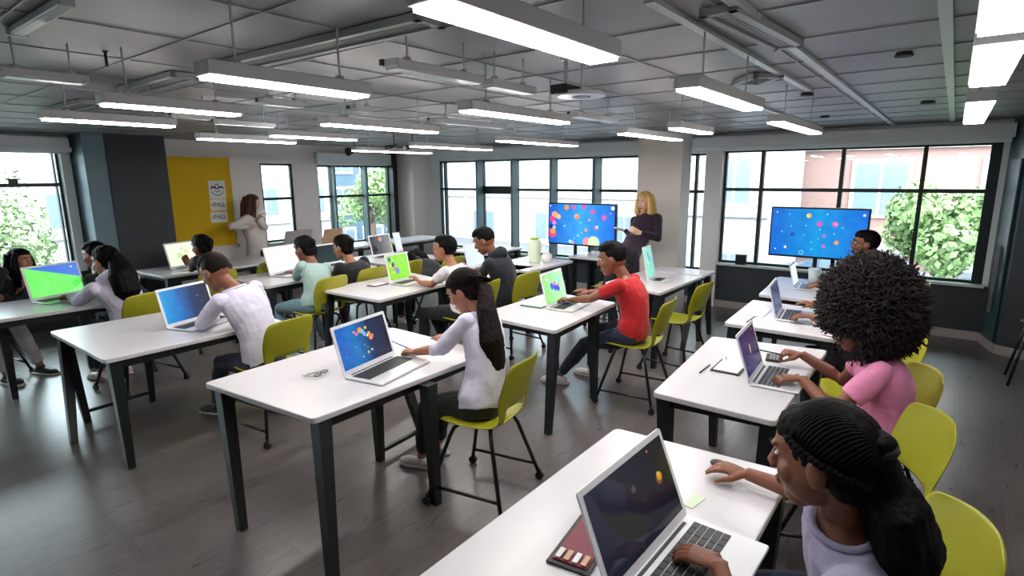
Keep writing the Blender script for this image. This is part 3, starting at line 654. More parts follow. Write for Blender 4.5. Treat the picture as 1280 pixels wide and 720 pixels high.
# ================================================================== LAPTOPS
def laptop(x, y, rz, label, scr, w=.44, d=.29, lid=108, keys=True, lh=None, z=TZ, base_m='alu', lid_m='bezel', logo=False, kb='alu_dark', group='open laptops'):
    """origin at the middle of the hinge; user sits on local -Y"""
    t = thing('laptop', label, 'laptop', (x, y, z), R(rz), group); lh = lh or d
    mb = MB(); mb.prism(rounded([(-w/2, 0), (w/2, 0), (w/2, -d), (-w/2, -d)][::-1], .012), .003, .014, ); b = mb.build('base', M[base_m], t); addmod(b, 'BEVEL', width=.0025, segments=1, limit_method='ANGLE', angle_limit=R(50))
    if keys:
        mb = MB(); kw = (w-.06)/13; kd = (d*.46)/5
        for r_ in range(5):
            y0 = -.040 - r_*kd
            c_ = 0
            while c_ < 13:
                span = 5 if (r_ == 4 and c_ == 4) else (2 if (c_ >= 11 and r_ in (1, 2, 3)) else 1)
                mb.box((-w/2+.03+kw*(c_+span/2), y0-kd/2, .0155), (kw*span-.0035, kd-.0035, .003)); c_ += span
        mb.build('keyboard', M[kb], b)
        mb = MB(); mb.box((0, -d*.80, .0142), (w*.26, d*.24, .0012)); mb.build('trackpad', M['bezel'], b)
        mb = MB(); mb.box((0, -.016, .0148), (w*.8, .012, .003)); mb.build('hinge_strip', M['alu_dark'], b)
    a = R(180-lid); q = Matrix.Rotation(-a if False else 0, 3, 'X')
    # lid rises from the hinge, leaning back towards +Y
    la = R(lid); up = Vector((0, -math.cos(la), math.sin(la))); nrm = Vector((0, -math.sin(la), -math.cos(la)))   # nrm faces the user
    o0 = Vector((0, .002, .012))
    def LP(u, v, k_): return o0 + Vector((u, 0, 0)) + up*v + nrm*k_
    mb = MB(); poly = rounded([(-w/2, 0), (w/2, 0), (w/2, lh), (-w/2, lh)], .012)
    A = [mb.bm.verts.new(LP(p[0], p[1], .004)) for p in poly]; B = [mb.bm.verts.new(LP(p[0], p[1], -.004)) for p in poly]; n_ = len(A)
    mb.bm.faces.new(A); mb.bm.faces.new(B[::-1])
    for i in range(n_): mb.bm.faces.new((A[i-1], A[i], B[i], B[i-1]))
    lo_ = mb.build('lid', M[lid_m], t)
    if scr:
        m_ = .020; mb = MB(); mb.quad(LP(-w/2+m_, m_*1.5, .0052), LP(w/2-m_, m_*1.5, .0052), LP(w/2-m_, lh-m_, .0052), LP(-w/2+m_, lh-m_, .0052)); mb.build('screen', M[scr], lo_)
    if logo:
        mb = MB(); c = LP(0, lh*.5, -.0048); mb.tube([c, c-nrm*.002], .032, 16); mb.build('logo', M['logo'], lo_)
    return t
sm = screen_mat
O, PK, YL, WH, BL, CY, NV = (240, 150, 40), (240, 90, 150), (240, 220, 120), (230, 240, 245), (30, 90, 200), (90, 190, 230), (20, 30, 110)
M['s_t1'] = sm('space picture screen', [(0, (10, 90, 185)), (.35, (14, 110, 180)), (.62, (8, 40, 80)), (1, (6, 10, 30))], [(.46, .80, .075, O), (.50, .76, .06, (110, 190, 230)), (.53, .68, .06, (110, 180, 225)), (.58, .82, .04, (245, 180, 50)), (.62, .66, .05, (240, 170, 60)), (.64, .55, .07, (240, 140, 70)), (.67, .58, .055, (235, 110, 90)), (.58, .62, .035, (225, 220, 190)), (.38, .74, .045, (235, 120, 120)), (.34, .80, .03, (240, 150, 150)), (.48, .42, .02, (150, 170, 60)), (.53, .34, .02, (120, 150, 50)), (.52, .22, .035, (200, 200, 110)), (.60, .25, .03, (210, 220, 170)), (.40, .16, .02, (190, 230, 230)), (.10, .30, .015, CY), (.2, .6, .01, CY), (.3, .45, .01, WH), (.15, .85, .01, CY)], 1.6, .9)
M['s_t2'] = sm('blue picture screen', [(0, (20, 150, 215)), (.3, (10, 110, 190)), (.6, (8, 45, 95)), (1, (6, 18, 40))], [(.75, .65, .02, (150, 130, 90)), (.82, .45, .015, (60, 90, 130))], 1.6, .9)
M['s_l0'] = sm('green and blue screen', [(0, (100, 230, 90)), (1, (95, 225, 85))], [(.88, .88, .03, WH), (.9, .62, .02, (80, 150, 220)), (.9, .5, .015, (90, 170, 220))], 1.6, .95, extra=[(.52, 1, 1.02, (20, 100, 205)), (.9, -1, .62, (130, 240, 130))])
M['s_t3'] = sm('pale green screen with blue shape', [(0, (150, 225, 120)), (1, (185, 235, 190))], [(.40, .55, .13, (70, 90, 230)), (.55, .48, .13, (60, 80, 215)), (.68, .42, .12, (50, 70, 205)), (.55, .62, .08, (240, 90, 170)), (.72, .52, .07, (235, 80, 150)), (.66, .78, .07, (110, 225, 235)), (.82, .66, .06, (110, 220, 235)), (.2, .85, .1, (205, 245, 180))], 1.5, .95)
M['s_t4'] = sm('lime green screen', [(0, (150, 215, 60)), (1, (140, 225, 60))], [(.12, .85, .10, (30, 70, 190)), (.25, .62, .11, (60, 60, 170)), (.42, .35, .15, (110, 130, 230)), (.30, .45, .08, (220, 90, 110)), (.12, .6, .08, (235, 215, 60)), (.3, .8, .05, (240, 220, 60)), (.2, .3, .06, (230, 220, 80))], 1.5, .95)
M['s_t5'] = sm('aqua green screen', [(0, (150, 225, 190)), (1, (120, 200, 200))], [(.45, .75, .12, (150, 110, 190)), (.55, .6, .10, (110, 130, 215)), (.5, .35, .10, (110, 215, 200)), (.3, .5, .08, (190, 235, 190))], 1.3, .9)
M['s_mint'] = sm('white screen', [(0, (250, 250, 250)), (1, (252, 252, 252))], [], 1.6, 1.15)
M['s_pale'] = sm('pale sketch screen', [(0, (225, 238, 205)), (1, (240, 243, 225))], [(.3, .45, .14, (195, 220, 165)), (.5, .6, .12, (215, 225, 165)), (.72, .5, .10, (225, 225, 180)), (.4, .75, .05, (170, 205, 170))], 1.6, .95)
M['s_r1'] = sm('dark space screen', [(0, (30, 34, 52)), (.5, (24, 27, 44)), (1, (8, 10, 26))], [(.83, .55, .075, (140, 90, 30)), (.84, .57, .055, (240, 165, 40)), (.83, .60, .035, (250, 200, 90)), (.50, .67, .045, (95, 80, 70)), (.78, .93, .02, (200, 130, 60))], 1.6, .55, rough=.08)
M['s_r2'] = sm('navy space screen', [(0, (12, 30, 95)), (.5, (14, 28, 90)), (1, (8, 18, 60))], [(.50, .62, .035, (245, 190, 100)), (.49, .57, .045, (250, 170, 70)), (.48, .51, .05, (240, 190, 120)), (.47, .45, .04, (235, 150, 60)), (.85, .92, .03, (230, 110, 60)), (.3, .25, .02, CY), (.4, .18, .015, CY), (.55, .12, .03, (40, 120, 170)), (.7, .2, .012, CY)], 1.6, .8)
M['s_r3'] = sm('dark blue screen', [(0, (14, 50, 110)), (1, (16, 44, 100))], [(.35, .3, .03, (120, 160, 190))], 1.6, .7)
M['s_blk'] = sm('dark green screen', [(0, (10, 40, 42)), (1, (12, 46, 48))], [], 1.6, .6)
M['s_photo'] = sm('grey photo screen', [(0, (20, 24, 28)), (.45, (90, 92, 92)), (1, (150, 148, 146))], [(.5, .8, .15, (190, 150, 140)), (.15, .3, .2, (15, 18, 20))], 1.5, .8)
M['s_white2'] = sm('pale blue screen', [(0, (208, 222, 246)), (1, (222, 232, 250))], [], 1.5, .95)
def hinge(p0, p1, label, scr, d=.29, lid=108, **k):
    """place by the two hinge ends (world xy)"""
    a, b = Vector(p0), Vector(p1); w_ = (b-a).length; ang = math.degrees(math.atan2((b-a).y, (b-a).x)); c = (a+b)/2
    return laptop(c.x, c.y, ang, label, scr, w=w_, d=d, lid=lid, **k)
hinge((1.98, 2.88), (2.48, 2.98), 'silver laptop with a space picture, on the front table before the ponytail girl', 's_t1', d=.30, lid=106, lh=.32)
hinge((1.80, 5.06), (2.28, 5.22), 'white laptop with a plain blue screen before the boy in the lavender shirt', 's_t2', d=.27, lid=104, lh=.33)
hinge((1.40, 7.34), (1.92, 7.50), 'white laptop showing green land and blue sky at the left edge', 's_l0', d=.28, lid=104, lh=.36)
hinge((4.26, 2.90), (4.70, 2.95), 'laptop with a blue shape on pale green, before the boy in red', 's_t3', d=.26, lid=104, lh=.33)
hinge((4.22, 5.10), (4.60, 5.14), 'laptop with a lime green screen and colourful dots', 's_t4', d=.25, lid=102, lh=.34)
hinge((6.14, 2.74), (6.42, 2.76), 'laptop with an aqua screen in front of the woman in purple', 's_t5', d=.22, lid=102, lh=.40)
hinge((1.30, .655), (1.86, .64), 'big silver laptop with a nearly black screen, closest to the camera', 's_r1', d=.29, lid=112, lh=.33)
hinge((3.36, .83), (3.80, .86), 'silver laptop with a navy screen and orange streak, before the girl in pink', 's_r2', d=.27, lid=108, lh=.30)
hinge((5.08, 1.08), (5.55, 1.13), 'silver laptop with a plain dark blue screen on the third right table', 's_r3', d=.27, lid=104, lh=.30)
hinge((6.62, 1.25), (7.0, 1.28), 'small pale laptop on the farthest right table', 's_white2', d=.25, lid=104, lh=.26)
hinge((3.68, 6.80), (4.22, 6.95), 'laptop with a blank bright white screen before the green sweater', 's_mint', d=.27, lid=104, lh=.36)
hinge((4.45, 6.95), (4.92, 7.02), 'laptop with a dark green screen behind the green sweater', 's_blk', d=.27, lid=104, lh=.30)
hinge((3.14, 8.42), (3.74, 8.62), 'laptop with a pale sketch on its screen before the girl with the bun', 's_pale', d=.28, lid=104, lh=.36)
hinge((5.52, 7.05), (6.0, 7.12), 'laptop with a grey photo on its screen near the corner column', 's_photo', d=.27, lid=104, lh=.34)
hinge((6.12, 7.18), (6.28, 7.2), 'white lid right behind the laptop with the grey photo', 's_white2', d=.12, lid=104, lh=.33)
hinge((5.50, 5.02), (5.95, 5.10), 'laptop with a pale blue screen before the boy in the dark hoodie', 's_white2', d=.27, lid=104, lh=.34)
laptop(5.2, 8.70, 188, 'silver laptop seen from behind with a glowing round logo', None, w=.56, d=.3, lid=112, lh=.40, lid_m='silver_back', logo=True)
laptop(5.95, 8.80, 186, 'brown laptop lid seen from behind, right of the silver one', None, w=.42, d=.28, lid=112, lh=.36, lid_m='carton')
# ================================================================== TELEVISIONS
tvb = [(.28, .92, .07, (245, 150, 90)), (.39, .93, .055, (230, 90, 150)), (.55, .95, .06, (230, 80, 170)), (.09, .73, .09, (245, 170, 110)), (.05, .62, .08, (240, 60, 140)), (.15, .68, .07, (250, 190, 150)), (.08, .52, .06, (240, 130, 220)), (.04, .42, .06, NV), (.08, .4, .05, (150, 220, 240)), (.05, .25, .12, (240, 70, 110)), (.06, .3, .08, (250, 150, 90)), (.44, .7, .07, (250, 190, 120)), (.445, .68, .055, (245, 140, 100)), (.68, .83, .06, (240, 90, 170)), (.85, .70, .065, (235, 90, 175)), (.63, .62, .03, (250, 170, 190)), (.25, .45, .03, (120, 220, 250)), (.58, .37, .045, (245, 150, 130)), (.73, .44, .05, (245, 90, 130)), (.745, .46, .04, (170, 240, 240)), (.97, .93, .05, (240, 245, 235)), (.46, .22, .03, (140, 230, 240)), (.40, .14, .02, (140, 230, 240)), (.34, .06, .05, (160, 235, 245)), (.38, .04, .045, (240, 150, 190)), (.60, .08, .12, (245, 150, 170)), (.70, .08, .16, (215, 235, 190)), (.02, .95, .02, WH), (.5, .55, .02, (140, 230, 240)), (.94, .8, .015, WH), (.3, .7, .012, CY), (.52, .3, .015, WH)]
M['tv1'] = sm('bright bubbles picture', [(0, (20, 90, 205)), (.5, (60, 165, 240)), (1, (30, 110, 220))], tvb, 1.75, .95)
tvr = [(.40, .86, .05, (240, 215, 100)), (.41, .86, .035, (230, 180, 80)), (.52, .69, .055, (225, 80, 170)), (.68, .70, .055, (230, 80, 180)), (.69, .70, .03, (245, 160, 120)), (.58, .45, .03, (225, 90, 160)), (.71, .32, .045, (240, 150, 70)), (.58, .23, .035, (230, 90, 160)), (.24, .45, .042, (24, 40, 150)), (.245, .45, .018, (90, 110, 220)), (.17, .17, .028, (245, 235, 245)), (.06, .12, .016, (200, 235, 250)), (.37, .44, .02, (60, 180, 240)), (.12, .50, .016, (110, 220, 240)), (.22, .63, .013, (150, 230, 240)), (.05, .92, .016, (200, 240, 250)), (.19, .88, .013, (140, 220, 240)), (.59, .90, .018, (140, 225, 235)), (.96, .9, .03, (190, 215, 240)), (.53, .58, .014, (140, 230, 240)), (.68, .5, .014, (150, 230, 240)), (.76, .63, .013, (170, 235, 250)), (.52, .38, .012, (150, 230, 240)), (.46, .15, .014, (150, 230, 240)), (.35, .07, .05, (130, 210, 240)), (.35, .07, .035, (30, 130, 210)), (.45, .3, .01, WH), (.38, .65, .01, WH)]
M['tv2'] = sm('blue planets picture', [(0, (6, 100, 205)), (.5, (10, 145, 215)), (1, (6, 105, 210))], tvr, 1.75, .95)
def tv(pc, w, h, rz, label, scr, stand_legs=1):
    t = thing('television', label, 'television', (pc.x, pc.y, 0), rz)
    mb = MB(); mb.box((0, 0.02, pc.z), (w, .06, h), bevel=.006); b = mb.build('casing', M['black'], t)
    mb = MB(); m_ = .022; mb.quad((-w/2+m_, -.0125, pc.z-h/2+m_*1.3), (w/2-m_, -.0125, pc.z-h/2+m_*1.3), (w/2-m_, -.0125, pc.z+h/2-m_), (-w/2+m_, -.0125, pc.z+h/2-m_)); mb.build('screen', M[scr], b)
    mb = MB()
    xs = (-.14, .14) if stand_legs == 2 else (0,)
    for x in xs: mb.box((x, .06, pc.z*.5), (.05, .04, pc.z), bevel=.004)
    mb.box((0, .07, pc.z), (.4, .03, .3)); mb.build('stand_post', M['black'], t)
    mb = MB(); mb.box((0, .06, .06), (.8, .06, .04)); 
    for s in (-1, 1): mb.box((s*.37, .03, .05), (.05, .55, .04)); mb.cyl((s*.37, -.22, .03), .03, .03, 12, 'x'); mb.cyl((s*.37, .28, .03), .03, .03, 12, 'x')
    mb.build('stand_base', M['black'], t); return t
X1 = 8.15
a, b, c = atX(686, 253, X1), atX(771, 255, X1), atX(687, 304.5, X1)
tv(Vector((X1, (a.y+b.y)/2, (a.z+c.z)/2)), abs(a.y-b.y), a.z-c.z, R(-90), 'black framed television with colourful bubbles, pointed at by the woman in purple', 'tv1', 2)
X2 = 8.45
a, b, c = atX(965, 258, X2), atX(1090, 259, X2), atX(961, 319, X2)
tv(Vector((X2, (a.y+b.y)/2, (a.z+c.z)/2)), abs(a.y-b.y), a.z-c.z, R(-90), 'black framed television with small planets on blue, in front of the right windows', 'tv2', 1)
p = atX(926, 334, XW-.05); mb = MB(); mb.box((0, 0, .075), (.10, .15, .15), bevel=.005); mb.mi = 0; mb.box((0, 0, .152), (.108, .158, .012)); o = mb.build('speaker_box', M['black']); o.location = (XW-.06, p.y, SR); tag(o, 'small black box standing on the right window sill', 'box')
# ================================================================== SMALL THINGS ON TABLES
def item(name, label, cat, x, y, rz=0, z=TZ): return thing(name, label, cat, (x, y, z), R(rz))
def notebook(x, y, rz, w_, h_, cover, label, page='paper', extra=True):
    t = item('notebook', label, 'notebook', x, y, rz)
    mb = MB(); mb.box((0, 0, .005), (w_, h_, .008), bevel=.002); mb.build('cover', M[cover], t)
    mb = MB(); mb.box((.004, 0, .011), (w_-.03, h_-.03, .004)); mb.build('pages', M[page], t); return t
def pen(x, y, rz, m, label, z=TZ+.006, pitch=0, L_=.15):
    t = item('pen', label, 'pen', x, y, rz, z); t.rotation_euler = (0, R(pitch), R(rz))
    mb = MB(); mb.tube([(-L_/2, 0, 0), (L_/2-.02, 0, 0)], .0045, 8); mb.build('barrel', M[m], t); mb = MB(); mb.tube([(L_/2-.02, 0, 0), (L_/2, 0, 0)], [.0045, .001], 8); mb.build('tip', M['black'], t)
    return t
p = atz(413, 442, TZ); t = item('eyeglasses', 'folded dark glasses left of the space picture laptop', 'glasses', 1.93, 3.05, 20)
mb = MB()
for s in (-1, 1): mb.tube([(s*.035+.026*math.cos(a_), .018*math.sin(a_), .018) for a_ in [i*math.pi/5 for i in range(11)]], .0035, 6)
mb.tube([(-.008, 0, .02), (.008, 0, .02)], .003, 6); mb.build('rims', M['black'], t); mb = MB(); mb.tube([(-.06, .0, .018), (-.05, .10, .006)], .003, 6); mb.tube([(.06, 0, .018), (-.03, .09, .008)], .003, 6); mb.build('temples', M['olive'], t)
notebook(2.78, 2.98, 10, .26, .20, 'paper', 'open white notebook under the pen of the ponytail girl')
q = atz(752, 643, TZ); t = notebook(1.50, .86, 8, .30, .15, 'dark_cover', 'dark pencil tin with a dark red card sticking out behind the black screen laptop', 'dk_red')
for i in range(4): mb = MB(); mb.box((-.10, -.045+i*.03, .017), (.05, .018, .004)); mb.build('card_stripe', M['paper' if i % 2 else 'carton'], t)
p = atz(867, 627, TZ); t = item('eraser', 'pale green paper tag beside the nearest laptop keyboard', 'tag', p.x, p.y, -10); mb = MB(); mb.box((0, 0, .002), (.10, .045, .003), bevel=.001); mb.build('tag_body', M['pale_green'], t)
p = atz(903, 548, TZ)
# second right table
p = atz(922, 455, TZ); notebook(3.62, 1.02, 2, .26, .18, 'dark_cover', 'dark folder with papers left of the navy screen laptop', 'paper')
p = atz(908, 450, TZ); t = pen(p.x, p.y, 20, 'teal_pen', 'short teal pen lying behind the navy screen laptop', L_=.12)
p = atz(900, 459, TZ); t = pen(3.50, 1.14, 0, 'black', 'black pencil lying at the left on the second right table', L_=.20)
p = atz(963, 452, TZ); t = item('calculator', 'black calculator right behind the navy laptop lid', 'calculator', 3.98, .84, 10)
mb = MB(); mb.box((0, 0, .008), (.15, .09, .016), bevel=.004); mb.build('body', M['dark_cover'], t); mb = MB()
for i in range(4):
    for j in range(3): mb.box((-.05+i*.028, -.025+j*.02, .018), (.018, .013, .004))
mb.build('keys', M['vent'], t)
p = atz(955, 388, TZ); notebook(5.28, 1.28, 3, .30, .16, 'paper', 'stack of white papers behind the dark blue laptop')
t = pen(5.0, 1.26, 0, 'black', 'black pencil on the edge of the third right table', L_=.26)
p = atz(1016, 385, TZ); t = item('scissors', 'small green scissors beyond the dark blue laptop', 'scissors', p.x, p.y, 20)
mb = MB(); mb.tube([(0, 0, .006), (.08, .01, .006)], .004, 6); mb.tube([(0, .01, .008), (.08, 0, .008)], .004, 6); mb.build('blades', M['steel'], t)
mb = MB()
for s in (-1, 1): mb.tube([(-.025+.022*math.cos(a_), s*.02+.014*math.sin(a_), .006) for a_ in [i*math.pi/5 for i in range(11)]], .004, 6)
mb.build('handles', M['green_edge'], t)
# centre table notebook with green edge
notebook(4.42, 3.10, 5, .34, .24, 'green_edge', 'white notebook with a dark green edge behind the pale green laptop')
p = atz(740, 366, TZ); t = item('mouse', 'small white computer mouse under the hand of the boy in red', 'mouse', 5.0-.08, 2.90, 10); mb = MB(); mb.ball((0, 0, .008), (.03, .05, .016)); mb.build('mouse_body', M['bezel'], t)
p = atz(480, 349, TZ); notebook(4.12, 5.2, 6, .22, .14, 'dark_cover', 'small dark notebook left of the lime green laptop', 'paper')
notebook(4.82, 4.95, 5, .20, .16, 'paper', 'white sheets under the arm of the boy in the white shirt')
# tall pale cup
p = atz(668, 328, TZ); t = item('drink_bottle', 'pale green tall cup with a lime lid on the table left of the television', 'bottle', p.x, p.y)
mb = MB(); mb.tube([(0, 0, 0), (0, 0, .02), (0, 0, .30), (0, 0, .34)], [.085, .09, .10, .06], 18); mb.build('cup', M['cup_green'], t); mb = MB(); mb.cyl((0, 0, .355), .062, .035, 18); mb.build('lid', M['cup_lid'], t)
p = atz(676, 329, TZ); t = item('paper_bag', 'white crumpled paper bundle right of the pale green cup', 'paper', p.x+.12, p.y-.02); mb = MB(); mb.ball((0, 0, .07), (.10, .08, .085)); mb.build('bundle', M['paper'], t)
p = atz(805, 348, TZ); t = item('mobile_phone', 'dark phone behind the aqua screen laptop', 'phone', 6.0, 2.86, 10); mb = MB(); mb.box((0, 0, .006), (.16, .08, .012), bevel=.004); mb.build('phone_body', M['dark_cover'], t)
p = atz(795, 340, TZ); t = item('paper_stack', 'loose white papers beside the dark phone', 'paper', 6.28, 2.98, 20); mb = MB(); mb.box((0, 0, .003), (.26, .18, .005)); mb.build('sheets', M['paper'], t)
p = atz(1001, 335, TZ); t = item('drinking_glass', 'tall clear glass on the farthest right table', 'glass', 6.95, 1.12)
mb = MB(); mb.tube([(0, 0, 0), (0, 0, .20)], [.05, .065], 16); mb.build('glass_wall', M['sill'], t)
sc.view_settings.view_transform = 'Standard'; sc.view_settings.look = 'None'; sc.view_settings.exposure = .35; sc.view_settings.gamma = 1; sc.view_settings.use_curve_mapping = False
# ================================================================== PEOPLE
DEBUG = False
SCL = 1.10
def skin_m(name, rgb): 
    m = mat(name, rgb, .48, bump=.05, bscale=180, var=.05, vscale=9); b = m.node_tree.nodes['Principled BSDF']; b.inputs['Subsurface Weight'].default_value = .05; b.inputs['Subsurface Radius'].default_value = (.02, .008, .004); return m
M['sk_dark'] = skin_m('dark brown skin', (74, 44, 34)); M['sk_mid'] = skin_m('brown skin', (130, 80, 58)); M['sk_tan'] = skin_m('light brown skin', (164, 108, 82)); M['sk_pale'] = skin_m('fair skin', (222, 178, 156))
def hair_m(name, rgb, rough=.62, var=.3): return mat(name, rgb, rough, spec=.10, bump=.5, bscale=60, var=var, vscale=30, stretch=(1, 1, .12))
M['h_black'] = hair_m('black hair', (12, 10, 11)); M['h_dkbrown'] = hair_m('very dark brown hair', (24, 16, 15)); M['h_brown'] = hair_m('long brown hair', (88, 66, 52)); M['h_blonde'] = hair_m('blonde hair', (206, 168, 104), .5)
M['h_afro'] = mat('afro hair', (26, 18, 16), .75, var=.4, vscale=18)
M['eye_w'] = mat('eye white', (226, 222, 216), .25); M['eye_d'] = mat('iris', (24, 15, 12), .15); M['lip'] = mat('lips', (150, 78, 70), .45); M['lip_d'] = mat('dark lips', (104, 52, 46), .45)
def cloth(name, rgb, var=.05): return mat(name, rgb, .85, bump=.12, bscale=260, var=var, vscale=8, sheen=.15)
M['c_lav'] = cloth('pale lavender cotton', (206, 202, 222)); M['c_lav2'] = cloth('lavender tee', (164, 160, 190)); M['c_red'] = cloth('red tee', (176, 10, 22)); M['c_pink'] = cloth('pink tee', (226, 136, 178)); M['c_black'] = cloth('black cloth', (14, 15, 20), .15)
M['c_mint'] = cloth('pale green knit', (158, 184, 180)); M['c_white'] = cloth('white cloth', (226, 222, 222)); M['c_navy'] = cloth('navy denim', (26, 38, 62), .15); M['c_jean'] = cloth('light blue denim', (104, 136, 150), .12); M['c_jean2'] = cloth('blue denim', (96, 106, 160), .1)
M['c_purple'] = cloth('dark purple knit', (38, 16, 38), .12); M['c_hood'] = cloth('dark navy hoodie cloth', (14, 20, 32), .15); M['c_cream'] = cloth('cream dress cloth', (214, 206, 202)); M['c_crimson'] = cloth('crimson hem', (168, 24, 52)); M['c_ivory'] = cloth('off white trousers', (206, 200, 202))
M['shoe_w'] = mat('white shoe', (216, 206, 206), .5); M['shoe_d'] = mat('dark shoe', (26, 30, 40), .45); M['sole'] = mat('shoe sole', (200, 196, 194), .6)
WRK = bpy.data.textures.new('cloth folds', 'CLOUDS'); WRK.noise_scale = .11; WRK.noise_depth = 2
WRK2 = bpy.data.textures.new('hair lumps', 'CLOUDS'); WRK2.noise_scale = .03
def V3(*a): return Vector(a)
def ik(a, c, l1, l2, pole):
    d = c-a; L_ = min(d.length, (l1+l2)*.998); n = d.normalized(); c2 = a+n*L_
    x = (l1*l1-l2*l2+L_*L_)/(2*L_); h = math.sqrt(max(0, l1*l1-x*x)); p = pole - n*pole.dot(n); p.normalize(); return a+n*x+p*h, c2
def hand(mb, wr, d, up, side, S, curl=.35, spread=.12, pinch=False):
    """d: direction of fingers, up: back of the hand, side: direction (world) towards the thumb"""
    d = d.normalized(); up = (up-d*up.dot(d)).normalized(); lat = side*1.0; lat = (lat-d*lat.dot(d)-up*lat.dot(up)).normalized()
    k = wr+d*.085*S
    mb.tube([wr-d*.02*S, wr+d*.015*S, wr+d*.05*S, k, k+d*.006*S], [.026*S, .030*S, .040*S, .042*S, .036*S], 12, flat=.42, ref=lat)
    for i, (o, L_) in enumerate(((.032, .070), (.011, .078), (-.011, .072), (-.031, .056))):
        b = k+lat*o*S-d*.006*S; q = d+lat*(o*spread*12)*.5; q.normalize(); r_ = .0092*S; cu = curl*(1+.12*i) + (.25 if pinch else 0)
        pts = [b]; dd = q
        for j, f in enumerate((.45, .32, .23)):
            rot = Matrix.Rotation(cu*(.8 if j == 0 else 1), 3, dd.cross(-up).normalized()); dd = (rot @ dd).normalized(); pts.append(pts[-1]+dd*L_*f*S)
        mb.tube([b-d*.02*S]+pts, [r_*1.1, r_*1.08, r_, r_*.92, r_*.72], 8)
        mb.ball(pts[-1], r_*.74, sub=1)
    tb = wr+d*.018*S+lat*.026*S; td = (d*.75+lat*.62-up*(.25+curl*.4)).normalized(); p1 = tb+td*.042*S; td2 = (td+d*.5-lat*(.25 if not pinch else .5)).normalized(); p2 = p1+td2*.032*S; p3 = p2+(td2-up*.2).normalized()*.024*S
    mb.tube([tb-td*.01*S, p1, p2, p3], [.016*S, .0125*S, .0105*S, .008*S], 8); mb.ball(p3, .0082*S, sub=1)
    return k
def remesh(o, vox, sm=4, disp=0, tex=None, mid=.5):
    addmod(o, 'REMESH', mode='VOXEL', voxel_size=vox, use_smooth_shade=True); addmod(o, 'SMOOTH', factor=.5, iterations=sm)
    if disp: addmod(o, 'DISPLACE', texture=tex or WRK, strength=disp, mid_level=mid, texture_coords='LOCAL')
def frame_from(yaw, pitch=0, roll=0):
    """columns: right, forward, up. yaw 0 = facing +Y, positive turns left; pitch > 0 looks down"""
    m = Matrix.Rotation(R(yaw), 3, 'Z') @ Matrix.Rotation(-R(pitch), 3, 'X') @ Matrix.Rotation(R(roll), 3, 'Y'); return m
